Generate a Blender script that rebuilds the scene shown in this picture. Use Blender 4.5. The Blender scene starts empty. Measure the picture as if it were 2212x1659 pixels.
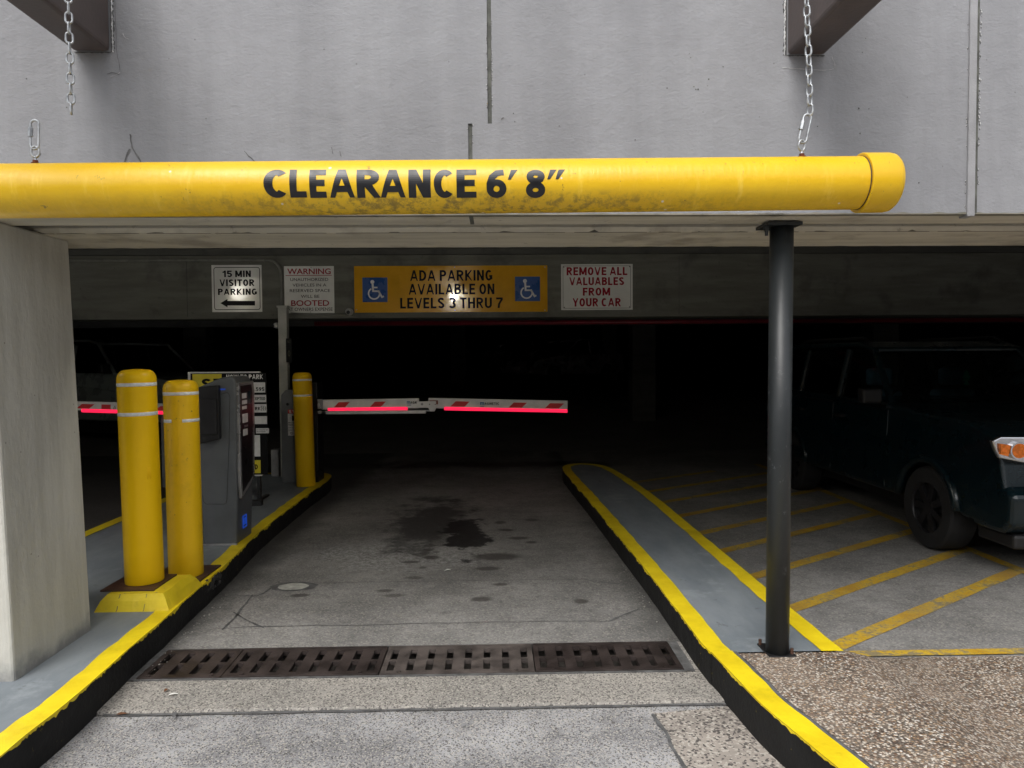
import bpy, bmesh, math, random
from mathutils import Vector, Matrix, noise
R_ = math.radians
random.seed(7)
SC = bpy.context.scene
COL = SC.collection

# ------------------------------------------------------------------ camera
CAMZ = 1.56
F = 1550.0                       # focal length in pixels of a 2212 px wide picture
CROT = Matrix.Rotation(R_(-1.4), 3, 'Z') @ Matrix.Rotation(R_(90 - 2.0), 3, 'X') @ Matrix.Rotation(R_(-0.4), 3, 'Z')
cam_d = bpy.data.cameras.new('camera')
cam = bpy.data.objects.new('camera', cam_d)
COL.objects.link(cam)
cam.location = (0, 0, CAMZ)
cam.rotation_euler = CROT.to_euler()
cam_d.sensor_width = 36
cam_d.lens = F / 2212 * 36
cam_d.clip_start = 0.05
cam_d.clip_end = 500
SC.camera = cam

# ------------------------------------------------------------------ sky, sun, exposure
SUN_EL, SUN_AZ = 52, 200          # azimuth clockwise from +Y: behind the camera, slightly left
w = bpy.data.worlds.new('World')
SC.world = w
w.use_nodes = True
nt = w.node_tree
nt.nodes.clear()
sky = nt.nodes.new('ShaderNodeTexSky')
sky.sky_type = 'NISHITA'
sky.sun_disc = False
sky.sun_elevation = R_(SUN_EL)
sky.sun_rotation = R_(SUN_AZ)
sky.dust_density = 4
hs = nt.nodes.new('ShaderNodeHueSaturation')
hs.inputs['Saturation'].default_value = 0.22
bg = nt.nodes.new('ShaderNodeBackground')
bg.inputs['Strength'].default_value = 0.11
wo = nt.nodes.new('ShaderNodeOutputWorld')
nt.links.new(sky.outputs[0], hs.inputs['Color'])
nt.links.new(hs.outputs[0], bg.inputs[0])
nt.links.new(bg.outputs[0], wo.inputs[0])
sl = bpy.data.lights.new('sun', 'SUN')
sl.energy = 0.7
sl.angle = R_(35)
sl.color = (1.0, 0.97, 0.93)
so = bpy.data.objects.new('sun', sl)
COL.objects.link(so)
sd = Vector((math.sin(R_(SUN_AZ)) * math.cos(R_(SUN_EL)), math.cos(R_(SUN_AZ)) * math.cos(R_(SUN_EL)), math.sin(R_(SUN_EL))))
so.rotation_euler = sd.to_track_quat('Z', 'Y').to_euler()
so.location = sd * 20
SC.view_settings.view_transform = 'Standard'
SC.view_settings.look = 'None'
SC.view_settings.exposure = 1.15
SC.view_settings.gamma = 1
SC.view_settings.use_curve_mapping = False

# ------------------------------------------------------------------ measuring helpers
def ray(px, py):
    return CROT @ Vector(((px - 1106) / F, -(py - 829.5) / F, -1))
def G(px, py, z=0.0):
    d = ray(px, py); t = (z - CAMZ) / d.z
    return Vector((d.x * t, d.y * t, z))
def W(px, py, y):
    d = ray(px, py); t = y / d.y
    return Vector((d.x * t, y, CAMZ + d.z * t))

# ------------------------------------------------------------------ materials
class NB:
    def __init__(s, name):
        s.m = bpy.data.materials.new(name); s.m.use_nodes = True
        s.t = s.m.node_tree; s.t.nodes.clear()
        s.o = s.t.nodes.new('ShaderNodeOutputMaterial')
        s.b = s.t.nodes.new('ShaderNodeBsdfPrincipled')
        s.t.links.new(s.b.outputs[0], s.o.inputs[0])
        s.co = None
    def n(s, ty, **k):
        x = s.t.nodes.new(ty)
        for a, v in k.items(): setattr(x, a, v)
        return x
    def put(s, sock, v):
        if isinstance(v, (int, float)): sock.default_value = v
        elif isinstance(v, (tuple, list)):
            sock.default_value = tuple(v) + ((1,) if len(v) == 3 and sock.type == 'RGBA' else ())
        else: s.t.links.new(v, sock)
    def coord(s):
        if s.co is None: s.co = s.n('ShaderNodeTexCoord').outputs['Object']
        return s.co
    def mapped(s, scale=(1, 1, 1), loc=(0, 0, 0)):
        m = s.n('ShaderNodeMapping'); s.put(m.inputs[0], s.coord())
        m.inputs['Scale'].default_value = scale; m.inputs['Location'].default_value = loc
        return m.outputs[0]
    def noise(s, scale, detail=4, rough=.6, vec=None, dist=0):
        x = s.n('ShaderNodeTexNoise'); s.put(x.inputs['Vector'], vec if vec is not None else s.coord())
        x.inputs['Scale'].default_value = scale; x.inputs['Detail'].default_value = detail
        x.inputs['Roughness'].default_value = rough; x.inputs['Distortion'].default_value = dist
        return x.outputs[0]
    def vor(s, scale, out='Distance', feature='F1', vec=None):
        x = s.n('ShaderNodeTexVoronoi', feature=feature); s.put(x.inputs['Vector'], vec if vec is not None else s.coord())
        x.inputs['Scale'].default_value = scale
        return x.outputs[out]
    def ramp(s, v, a, b, c0=0.0, c1=1.0):
        x = s.n('ShaderNodeMapRange', interpolation_type='SMOOTHSTEP'); s.put(x.inputs[0], v)
        x.inputs[1].default_value = a; x.inputs[2].default_value = b
        x.inputs[3].default_value = c0; x.inputs[4].default_value = c1
        return x.outputs[0]
    def math(s, op, a, b=0.0):
        x = s.n('ShaderNodeMath', operation=op); s.put(x.inputs[0], a); s.put(x.inputs[1], b)
        return x.outputs[0]
    def mix(s, f, a, b, mode='MIX'):
        x = s.n('ShaderNodeMix', data_type='RGBA', blend_type=mode)
        s.put(x.inputs[0], f); s.put(x.inputs[6], a); s.put(x.inputs[7], b)
        return x.outputs[2]
    def xyz(s):
        x = s.n('ShaderNodeSeparateXYZ'); s.put(x.inputs[0], s.coord()); return x.outputs
    def bump(s, h, strength=.3, dist=.01):
        x = s.n('ShaderNodeBump'); s.put(x.inputs['Height'], h)
        x.inputs['Strength'].default_value = strength; x.inputs['Distance'].default_value = dist
        s.t.links.new(x.outputs[0], s.b.inputs['Normal'])
    def done(s, col, rough=.8, metal=0, spec=None, coat=0):
        s.put(s.b.inputs['Base Color'], col); s.put(s.b.inputs['Roughness'], rough)
        s.put(s.b.inputs['Metallic'], metal)
        if spec is not None: s.b.inputs['Specular IOR Level'].default_value = spec
        if coat: s.b.inputs['Coat Weight'].default_value = coat
        return s.m

def simple(name, c, rough=.5, metal=0, var=.25, scale=6, bump=.05, spec=None, coat=0):
    k = NB(name)
    n1 = k.noise(scale, 5); n2 = k.noise(scale * 14, 3)
    dark = tuple(x * (1 - var) for x in c); lite = tuple(min(1, x * (1 + var * .6)) for x in c)
    col = k.mix(k.ramp(n1, .3, .7), dark, lite)
    k.bump(n2, bump, .004)
    rr = k.ramp(n1, .3, .7, max(0, rough - .08), min(1, rough + .1))
    return k.done(col, rr, metal, spec, coat)
def emit(name, c, strength, base=(.1, .02, .03)):
    k = NB(name)
    m = k.done(base, .4)
    k.put(k.b.inputs['Emission Color'], c); k.b.inputs['Emission Strength'].default_value = strength
    return m

M = {}
def build_materials():
    # facade stucco paint
    k = NB('painted stucco wall')
    streak = k.noise(1.0, 5, .6, k.mapped((3.0, 3.0, .35)))
    blot = k.noise(1.3, 4, .55)
    fine = k.noise(70, 4, .65, k.mapped((1, 1, 1.7)))
    pores = k.vor(7.5)
    c = k.mix(k.ramp(streak, .35, .72), (.225, .228, .24), (.29, .294, .309))
    c = k.mix(k.ramp(blot, .4, .7, 0, .35), c, (.35, .357, .37))
    c = k.mix(k.ramp(pores, .02, .035, .55, 0), c, (.1, .1, .1))
    c = k.mix(k.ramp(fine, .3, .7, 0, .22), c, (.24, .24, .25))
    k.bump(k.math('ADD', k.math('MULTIPLY', fine, 1.0), k.ramp(k.noise(9, 3), .3, .7)), .55, .004)
    M['stucco'] = k.done(c, .82, 0, .3)
    # soffit / beam raw concrete
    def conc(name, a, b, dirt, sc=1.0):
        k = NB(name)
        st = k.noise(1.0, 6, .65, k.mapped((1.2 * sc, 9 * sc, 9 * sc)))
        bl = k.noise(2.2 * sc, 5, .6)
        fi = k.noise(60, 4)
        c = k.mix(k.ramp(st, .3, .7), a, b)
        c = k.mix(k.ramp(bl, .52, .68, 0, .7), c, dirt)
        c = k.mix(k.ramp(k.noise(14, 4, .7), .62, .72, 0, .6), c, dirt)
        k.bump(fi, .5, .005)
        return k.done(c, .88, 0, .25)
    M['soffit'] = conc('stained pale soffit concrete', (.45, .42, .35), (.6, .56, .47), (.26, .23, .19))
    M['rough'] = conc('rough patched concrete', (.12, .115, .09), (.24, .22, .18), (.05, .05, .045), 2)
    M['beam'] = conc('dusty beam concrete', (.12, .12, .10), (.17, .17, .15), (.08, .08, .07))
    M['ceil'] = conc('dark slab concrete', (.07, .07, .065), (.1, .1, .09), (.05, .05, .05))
    # pillar cream paint
    k = NB('cream painted pillar')
    st = k.noise(1.0, 5, .6, k.mapped((14, 14, 1.3)))
    fi = k.noise(45, 4, .6, k.mapped((1, 1, .35)))
    X, Y, Z = k.xyz()
    c = k.mix(k.ramp(st, .3, .7), (.46, .45, .40), (.55, .54, .49))
    base = k.math('ADD', Z, k.math('MULTIPLY', k.noise(7, 4), -.22))
    c = k.mix(k.ramp(base, .03, .13, .75, 0), c, (.16, .165, .17))
    c = k.mix(k.ramp(k.vor(9), .03, .05, .6, 0), c, (.14, .12, .1))
    k.bump(k.math('ADD', fi, k.noise(16, 3)), .55, .006)
    M['cream'] = k.done(c, .7, 0, .35)
    # lane concrete
    def floor(name, a, b, agg=.5, stains=False, scale=150.0):
        k = NB(name)
        bl = k.noise(1.6, 6, .62); med = k.noise(9, 5, .65)
        ag = k.vor(scale, 'Color'); sp = k.n('ShaderNodeSeparateColor'); k.put(sp.inputs[0], ag)
        c = k.mix(k.ramp(bl, .32, .68), a, b)
        c = k.mix(k.ramp(med, .45, .7, 0, .35), c, tuple(x * .55 for x in a))
        c = k.mix(k.ramp(sp.outputs[0], .72, .82, 0, agg), c, (.46, .43, .38))
        c = k.mix(k.ramp(sp.outputs[1], .74, .82, 0, agg), c, (.05, .045, .045))
        if stains:
            X, Y, Z = k.xyz()
            wob = k.noise(3.2, 5, .62); wob2 = k.noise(11, 4)
            def blob(cx, cy, rx, ry, amt=1.0, wb=1.1, soft=.22):
                dx = k.math('DIVIDE', k.math('SUBTRACT', X, cx), rx); dy = k.math('DIVIDE', k.math('SUBTRACT', Y, cy), ry)
                d = k.math('SQRT', k.math('ADD', k.math('MULTIPLY', dx, dx), k.math('MULTIPLY', dy, dy)))
                d = k.math('ADD', d, k.math('MULTIPLY', k.math('SUBTRACT', k.math('ADD', k.math('MULTIPLY', wob, .7), k.math('MULTIPLY', wob2, .3)), .5), wb * 2.2))
                return k.ramp(d, 1 - soft, 1 + soft, amt, 0)
            c = k.mix(k.math('MULTIPLY', blob(-.78, 5.75, .66, .42, .85, 1.4, .5), k.ramp(k.noise(26, 5, .8), .42, .6)), c, (.44, .44, .43))     # chalky rinse mark
            c = k.mix(blob(-.62, 6.85, .34, 1.05, .8, 1.7, .45), c, (.028, .027, .026)) # old oil
            c = k.mix(blob(-.27, 6.45, .19, .62, .92, 2.0, .2), c, (.014, .013, .013))  # fresh oil
            for q in ((-.56, 5.98, .07, .05), (-.54, 5.86, .05, .04), (-.62, 5.72, .06, .04), (-.5, 5.62, .06, .04), (-.66, 5.5, .06, .035),
                      (-.55, 5.35, .05, .03), (-.48, 5.78, .035, .03), (-.58, 5.1, .055, .03), (.02, 5.62, .17, .09), (-.06, 5.3, .09, .04),
                      (.03, 4.92, .05, .03), (-.1, 4.62, .06, .04), (.55, 4.55, .06, .04), (.1, 6.5, .06, .04), (.2, 6.2, .07, .05), (.35, 6.9, .06, .05),
                      (-.75, 4.82, .05, .03), (-.68, 4.72, .06, .03), (-1.3, 4.75, .05, .03), (.05, 6.8, .05, .06), (.3, 6.05, .05, .04)):
                c = k.mix(blob(q[0], q[1], q[2] * (.7 + .5 * abs(math.sin(q[0] * 40))), q[3] * 1.1, .45 + .35 * abs(math.sin(q[1] * 50)), .8, .4), c, (.045, .04, .036))
            # grime along the kerbs
            e = k.math('MINIMUM', k.math('SUBTRACT', k.math('ADD', .99, k.math('MULTIPLY', wob, .2)), X), k.math('ADD', X, k.math('ADD', 1.8, k.math('MULTIPLY', wob, .2))))
            c = k.mix(k.math('MULTIPLY', k.ramp(e, 0, .34, .72, 0), k.ramp(X, 1.02, 1.1, 1, 0)), c, (.03, .03, .03))
            c = k.mix(k.ramp(k.noise(1, 5, .8, k.mapped((2.2, 7, 1), (4, 2, 0))), .56, .72, 0, .45), c, (.08, .075, .07))
        k.bump(k.math('ADD', k.noise(90, 3), k.math('MULTIPLY', sp.outputs[0], .5)), .35, .004)
        return k.done(c, k.ramp(bl, .3, .7, .78, .92), 0, .25)
    M['lane'] = floor('stained lane concrete', (.165, .163, .157), (.26, .255, .245), .3, True, 110)
    M['agg'] = floor('exposed aggregate apron', (.25, .24, .22), (.34, .32, .29), .7, False, 150)
    M['asphalt'] = floor('speckled street paving', (.19, .19, .195), (.42, .42, .425), .75, False, 185)
    M['aggbrown'] = floor('brown aggregate paving', (.26, .235, .21), (.38, .34, .30), .85, False, 100)
    M['parkfloor'] = floor('dusty parking floor', (.13, .125, .12), (.19, .185, .175), .3, False, 110)
    # pebbledash
    k = NB('pebble finished pavement')
    v = k.n('ShaderNodeTexVoronoi'); k.put(v.inputs['Vector'], k.mapped((1, 1, 1))); v.inputs['Scale'].default_value = 96
    sp = k.n('ShaderNodeSeparateColor'); k.put(sp.inputs[0], v.outputs['Color'])
    r = k.n('ShaderNodeValToRGB'); k.put(r.inputs[0], sp.outputs[0]); r.color_ramp.interpolation = 'CONSTANT'
    cols = [(0, (.42, .33, .25)), (.16, (.17, .10, .065)), (.3, (.6, .54, .46)), (.46, (.33, .22, .13)), (.6, (.09, .06, .045)), (.7, (.5, .42, .34)), (.84, (.25, .19, .15)), (.93, (.7, .66, .6))]
    while len(r.color_ramp.elements) < len(cols): r.color_ramp.elements.new(.5)
    for e_, (p, c) in zip(r.color_ramp.elements, cols): e_.position = p; e_.color = c + (1,)
    c = k.mix(k.ramp(v.outputs['Distance'], .4, .62, 0, .85), r.outputs[0], (.10, .085, .07))
    c = k.mix(k.ramp(k.noise(2.5, 4), .4, .7, 0, .3), c, (.46, .38, .30))
    k.bump(k.math('SUBTRACT', 1.0, v.outputs['Distance']), .9, .008)
    M['pebble'] = k.done(c, .7, 0, .35)
    # kerb paints
    k = NB('grey painted kerb top')
    st = k.noise(1.0, 5, .65, k.mapped((5, 1.6, 5))); fi = k.noise(30, 4)
    c = k.mix(k.ramp(st, .3, .7), (.16, .185, .205), (.225, .25, .27))
    c = k.mix(k.ramp(k.noise(3.1, 6, .7), .55, .68, 0, .5), c, (.32, .35, .37))
    c = k.mix(k.ramp(k.noise(8, 5, .7), .64, .72, 0, .6), c, (.09, .095, .1))
    k.bump(fi, .35, .004)
    M['kerbgrey'] = k.done(c, .6, 0, .4)
    def paint(name, a, b, chipc, chip=.66, sc=5, rough=.5, bs=.4):
        k = NB(name)
        n1 = k.noise(sc, 5); n2 = k.noise(22, 5, .7)
        c = k.mix(k.ramp(n1, .3, .7), a, b)
        c = k.mix(k.ramp(k.noise(2.3, 6, .75), .5, .72, 0, .35), c, tuple(x * .45 for x in a))
        c = k.mix(k.ramp(n2, chip, chip + .05), c, chipc)
        k.bump(k.math('ADD', k.noise(38, 4), k.math('MULTIPLY', n2, .5)), bs, .005)
        return k.done(c, rough, 0, .4)
    M['kerbyellow'] = paint('yellow kerb paint', (.72, .53, .01), (.85, .66, .015), (.35, .27, .04), .70)
    M['kerbblack'] = paint('black kerb paint', (.004, .004, .004), (.010, .010, .010), (.14, .105, .02), .66, 5, .8, .8)
    M['blockyellow'] = paint('cracked yellow block paint', (.66, .5, .015), (.8, .62, .03), (.3, .28, .22), .66)
    M['rust'] = paint('rusty steel plate', (.05, .028, .02), (.09, .045, .03), (.03, .02, .018), .6)
    k = NB('worn yellow floor paint')
    n1 = k.noise(3.5, 6, .7); n2 = k.noise(34, 4, .7)
    c = k.mix(k.ramp(n1, .35, .65), (.44, .25, .015), (.6, .41, .03))
    c = k.mix(k.ramp(k.math('ADD', n1, k.math('MULTIPLY', n2, .6)), .8, .94, 0, .8), c, (.16, .15, .13))
    c = k.mix(k.ramp(k.noise(75, 3, .8), .5, .62, 0, .45), c, (.15, .13, .10))
    c = k.mix(k.ramp(k.noise(1.1, 4, .7), .45, .65, 0, .35), c, (.15, .13, .10))
    k.bump(n2, .3, .003)
    M['floorpaint'] = k.done(c, .75, 0, .25)
    # clearance pipe yellow
    k = NB('weathered yellow pipe paint')
    X, Y, Z = k.xyz()
    n1 = k.noise(2.4, 5, .6); sc = k.noise(1.0, 5, .7, k.mapped((26, 8, 4))); sp = k.noise(30, 5, .75)
    c = k.mix(k.ramp(n1, .3, .7), (.70, .42, .005), (.76, .48, .010))
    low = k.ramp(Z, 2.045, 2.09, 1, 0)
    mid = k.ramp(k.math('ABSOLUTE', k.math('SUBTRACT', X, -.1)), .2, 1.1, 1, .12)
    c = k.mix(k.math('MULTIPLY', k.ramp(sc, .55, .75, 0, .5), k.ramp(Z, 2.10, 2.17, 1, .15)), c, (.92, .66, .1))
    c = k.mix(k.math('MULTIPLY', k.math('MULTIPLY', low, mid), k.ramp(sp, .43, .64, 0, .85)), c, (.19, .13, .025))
    c = k.mix(k.ramp(k.noise(19, 4, .8), .66, .70, 0, .75), c, (.2, .13, .03))
    c = k.mix(k.ramp(k.noise(1, 5, .75, k.mapped((34, 20, 9), (3, 1, 2))), .66, .70, 0, .6), c, (.30, .19, .03))
    c = k.mix(k.ramp(k.vor(11), .045, .06, .8, 0), c, (.75, .7, .6))
    k.bump(k.math('ADD', k.noise(1, 4, .6, k.mapped((60, 12, 12))), k.noise(14, 4)), .3, .005)
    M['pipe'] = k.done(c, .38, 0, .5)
    k = NB('plastic bollard yellow')
    n1 = k.noise(3, 4); sp = k.noise(20, 5, .75)
    c = k.mix(k.ramp(n1, .3, .7), (.86, .53, .005), (.9, .57, .007))
    c = k.mix(k.ramp(sp, .66, .74, 0, .35), c, (.35, .2, .02))
    c = k.mix(k.ramp(k.noise(1, 5, .8, k.mapped((30, 30, 3))), .64, .7, 0, .35), c, (.5, .3, .02))
    k.bump(k.noise(50, 3), .06, .003)
    M['bollard'] = k.done(c, .4, 0, .22)
    M['bollard_dirty'] = paint('scuffed bollard yellow', (.84, .52, .006), (.9, .56, .008), (.38, .22, .03), .64, 4, .45, .1)
    M['decal'] = simple('black vinyl lettering', (.008, .008, .01), .35, 0, .2, 20, .03)
    M['chip'] = simple('chipped plaster', (.5, .5, .5), .9, 0, .4, 30, .4)
    M['chipdark'] = simple('dark crack filler', (.11, .11, .11), .95, 0, .4, 20, .4)
    M['sealant'] = simple('weathered grey joint sealant', (.105, .108, .095), .9, 0, .5, 12, .6)
    M['sealwhite'] = simple('painted joint cover', (.29, .29, .30), .8, 0, .15, 9, .5)
    M['steelbrown'] = simple('brown painted steel beam', (.085, .066, .062), .55, 0, .3, 4, .25)
    M['galv'] = simple('galvanised steel', (.42, .44, .46), .42, .75, .45, 30, .15)
    M['rustbolt'] = simple('orange rust', (.18, .045, .012), .9, 0, .5, 40, .5)
    M['iron'] = simple('brown cast iron', (.045, .034, .031), .55, .25, .5, 6, .5)
    M['irongrey'] = simple('worn grey cast iron', (.085, .07, .063), .7, .2, .5, 9, .6)
    M['trench'] = simple('trench silt', (.10, .09, .08), 1, 0, .5, 14, .6)
    k = NB('scuffed dark post paint')
    X, Y, Z = k.xyz()
    n2 = k.noise(22, 6, .8); n3 = k.noise(1, 5, .7, k.mapped((40, 40, 6)))
    zz = k.math('MULTIPLY', k.ramp(Z, .2, .9, 0, 1), k.ramp(Z, 1.3, 1.9, 1, 0))
    c = k.mix(k.ramp(k.noise(2, 4), .3, .7), (.016, .019, .021), (.024, .028, .030))
    c = k.mix(k.math('MULTIPLY', zz, k.ramp(n2, .6, .66, 0, .6)), c, (.15, .16, .17))
    c = k.mix(k.ramp(n3, .68, .74, 0, .5), c, (.09, .08, .07))
    k.bump(k.noise(30, 4), .12, .004)
    M['post'] = k.done(c, .42, 0, .5)
    M['signwhite'] = simple('white enamel sign', (.72, .72, .69), .10, 0, .1, 3, .03)
    M['signorange'] = simple('orange yellow enamel sign', (.62, .32, .015), .10, 0, .12, 3, .03)
    M['signblue'] = simple('blue sign panel', (.012, .07, .26), .3, 0, .1, 4, .03)
    M['printblack'] = simple('black print', (.005, .005, .006), .5, 0, .2, 20, .02, .15)
    M['printred'] = simple('dark red print', (.30, .008, .02), .5, 0, .15, 20, .02, .15)
    M['printwhite'] = simple('white print', (.75, .75, .75), .4, 0, .1, 20, .02)
    M['printblue'] = simple('blue print', (.03, .13, .33), .4, 0, .1, 20, .02)
    M['armwhite'] = simple('white barrier arm paint', (.80, .80, .80), .35, 0, .12, 6, .05)
    M['armred'] = simple('red reflective tape', (.75, .02, .02), .35, 0, .1, 6, .05)
    M['reflect'] = simple('white reflective tape', (.82, .84, .86), .35, 0, .15, 30, .1)
    M['led'] = emit('red LED strip', (1, .012, .07), .55, (.5, .02, .05))
    M['ledblue'] = emit('blue LED', (.03, .16, 1), .10, (.02, .05, .4))
    M['kiosk'] = simple('charcoal kiosk shell', (.115, .125, .135), .45, .1, .15, 4, .05)
    M['kioskdark'] = simple('near black kiosk trim', (.012, .012, .014), .35, 0, .2, 6, .05)
    M['kiosksilver'] = simple('satin grey kiosk frame', (.36, .36, .37), .3, .6, .15, 6, .05)
    M['cabinet'] = simple('dark grey barrier cabinet', (.16, .17, .18), .5, .1, .2, 4, .08)
    M['postwhite'] = simple('off white painted steel', (.42, .42, .38), .55, 0, .2, 6, .1)
    M['boxgrey'] = simple('pale grey junction box', (.3, .3, .31), .7, 0, .3, 9, .2)
    M['conduit'] = simple('painted conduit', (.18, .18, .16), .6, 0, .3, 9, .1)
    M['redpipe'] = simple('red sprinkler pipe paint', (.22, .012, .025), .4, 0, .25, 4, .08)
    M['plastic'] = simple('off white camera plastic', (.5, .5, .48), .4, 0, .1, 6, .03)
    M['boardyellow'] = simple('yellow board panel', (.70, .58, .02), .45, 0, .08, 4, .03)
    M['rubber'] = simple('tyre rubber', (.014, .014, .015), .85, 0, .3, 20, .4)
    M['rim'] = simple('dark alloy rim', (.05, .05, .055), .35, .7, .2, 8, .05)
    M['teal'] = simple('dark teal car paint', (.0018, .010, .014), .3, .1, 0, 3, 0, coat=.25)
    M['silver'] = simple('silver car paint', (.55, .56, .57), .3, .5, .1, 3, .01, coat=.8)
    M['whitecar'] = simple('pale green grey car paint', (.34, .38, .36), .3, .2, .1, 3, .01, coat=.8)
    M['trim'] = simple('black car trim', (.012, .012, .013), .5, 0, .2, 9, .05)
    M['chrome'] = simple('chrome', (.6, .6, .62), .15, 1, .05, 9, .01)
    M['seat'] = simple('blue grey seat cloth', (.10, .20, .28), .9, 0, .3, 12, .3)
    M['freshener'] = simple('green paper air freshener', (.06, .62, .42), .6, 0, .1, 12, .02)
    M['amber'] = simple('amber lamp plastic', (.85, .2, .015), .25, 0, .3, 30, .1)
    M['redlamp'] = simple('red lamp plastic', (.3, .01, .01), .2, 0, .3, 30, .1)
    M['brick'] = simple('dark brick of added sky blocker', (.10, .065, .05), .85, 0, .4, 3, .2)
    M['leaf'] = simple('dead brown leaf', (.12, .05, .02), .8, 0, .4, 40, .2)
    M['paper'] = simple('white paper scrap', (.6, .6, .56), .8, 0, .1, 40, .1)
    k = NB('car glass'); tr = k.n('ShaderNodeBsdfTransparent'); tr.inputs[0].default_value = (.55, .62, .62, 1); gl = k.n('ShaderNodeBsdfGlossy'); gl.inputs['Roughness'].default_value = .03
    fr_ = k.n('ShaderNodeFresnel'); mx = k.n('ShaderNodeMixShader'); k.t.links.new(fr_.outputs[0], mx.inputs[0]); k.t.links.new(tr.outputs[0], mx.inputs[1]); k.t.links.new(gl.outputs[0], mx.inputs[2]); k.t.links.new(mx.outputs[0], k.o.inputs[0]); M['glass'] = k.m
    k = NB('clear lamp lens'); M['lens'] = k.done((.9, .9, .9), .03, 0, .5); k.b.inputs['Transmission Weight'].default_value = 1
    M['windowglass'] = simple('office window glass', (.03, .04, .05), .08, 0, .1, 2, .01)
    M['lampon'] = emit('lit lamp cover', (1, .95, .85), 30, (.8, .8, .8))
build_materials()

# ------------------------------------------------------------------ mesh helpers
def quad_box(bm, x0, x1, y0, y1, z0, z1):
    v = [bm.verts.new(p) for p in ((x0, y0, z0), (x1, y0, z0), (x1, y1, z0), (x0, y1, z0), (x0, y0, z1), (x1, y0, z1), (x1, y1, z1), (x0, y1, z1))]
    for f in ((3, 2, 1, 0), (4, 5, 6, 7), (0, 1, 5, 4), (1, 2, 6, 5), (2, 3, 7, 6), (3, 0, 4, 7)): bm.faces.new([v[i] for i in f])
    return v
def box(x0, x1, y0, y1, z0, z1):
    bm = bmesh.new(); quad_box(bm, x0, x1, y0, y1, z0, z1); return bm
def prism(pts, axis, a, b, bm=None):
    """polygon in the other two axes, extruded from a to b along axis"""
    bm = bm or bmesh.new()
    def mk(p, t):
        if axis == 'x': return (t, p[0], p[1])
        if axis == 'y': return (p[0], t, p[1])
        return (p[0], p[1], t)
    A = [bm.verts.new(mk(p, a)) for p in pts]; B = [bm.verts.new(mk(p, b)) for p in pts]
    n = len(pts)
    bm.faces.new(A); bm.faces.new(B[::-1])
    for i in range(n): bm.faces.new((A[i], B[i], B[(i + 1) % n], A[(i + 1) % n]))
    bmesh.ops.recalc_face_normals(bm, faces=bm.faces)
    return bm
def cyl(p, q, r, n=24, bm=None, r2=None):
    bm = bm or bmesh.new(); p = Vector(p); q = Vector(q); d = (q - p)
    r2 = r if r2 is None else r2
    u = d.orthogonal().normalized(); v = d.normalized().cross(u)
    A = [bm.verts.new(p + (u * math.cos(t) + v * math.sin(t)) * r) for t in (2 * math.pi * i / n for i in range(n))]
    B = [bm.verts.new(q + (u * math.cos(t) + v * math.sin(t)) * r2) for t in (2 * math.pi * i / n for i in range(n))]
    bm.faces.new(A[::-1]); bm.faces.new(B)
    for i in range(n): bm.faces.new((A[i], A[(i + 1) % n], B[(i + 1) % n], B[i]))
    return bm
def tube(pts, r, n=10, closed=False, bm=None):
    bm = bm or bmesh.new(); pts = [Vector(p) for p in pts]; N = len(pts); rings = []
    prev = None
    for i, p in enumerate(pts):
        a = pts[(i - 1) % N] if (closed or i > 0) else p
        b = pts[(i + 1) % N] if (closed or i < N - 1) else p
        t = (b - a).normalized()
        u = t.orthogonal().normalized() if prev is None else (prev - t * prev.dot(t)).normalized()
        prev = u; v = t.cross(u)
        rings.append([bm.verts.new(p + (u * math.cos(s) + v * math.sin(s)) * r) for s in (2 * math.pi * j / n for j in range(n))])
    for i in range(N if closed else N - 1):
        A, B = rings[i], rings[(i + 1) % N]
        for j in range(n): bm.faces.new((A[j], A[(j + 1) % n], B[(j + 1) % n], B[j]))
    if not closed: bm.faces.new(rings[0][::-1]); bm.faces.new(rings[-1])
    return bm
def lathe(prof, cx, cy, n=40, bm=None):
    bm = bm or bmesh.new(); rings = []
    for r, z in prof:
        rings.append([bm.verts.new((cx + r * math.cos(2 * math.pi * j / n), cy + r * math.sin(2 * math.pi * j / n), z)) for j in range(n)] if r > 1e-6 else [bm.verts.new((cx, cy, z))])
    for A, B in zip(rings, rings[1:]):
        for j in range(n):
            k = (j + 1) % n
            if len(A) == 1: bm.faces.new((A[0], B[j], B[k]))
            elif len(B) == 1: bm.faces.new((A[j], A[k], B[0]))
            else: bm.faces.new((A[j], A[k], B[k], B[j]))
    bmesh.ops.recalc_face_normals(bm, faces=bm.faces)
    return bm
def obj(name, bm, mat, parent=None, smooth=False, bevel=0, seg=2, local=False, label=None, kind=None):
    if isinstance(bm, bpy.types.Mesh): me = bm
    else:
        me = bpy.data.meshes.new(name)
        if smooth:
            for f in bm.faces: f.smooth = True
            for e in bm.edges:
                if len(e.link_faces) == 2 and e.calc_face_angle(0) > R_(35): e.smooth = False
        bm.to_mesh(me); bm.free()
    if mat is not None and not me.materials: me.materials.append(M[mat] if isinstance(mat, str) else mat)
    o = bpy.data.objects.new(name, me); COL.objects.link(o)
    if parent is not None:
        o.parent = parent
        if not local: o.matrix_parent_inverse = ROOTINV[root_of(parent).name]
    if bevel:
        b = o.modifiers.new('bevel', 'BEVEL'); b.width = bevel; b.segments = seg; b.limit_method = 'ANGLE'; b.angle_limit = R_(35)
        b.harden_normals = False
    if label: o['label'] = label
    if kind: o['kind'] = kind
    return o
ROOTINV = {}
def root_of(o):
    while o.parent: o = o.parent
    return o
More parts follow.
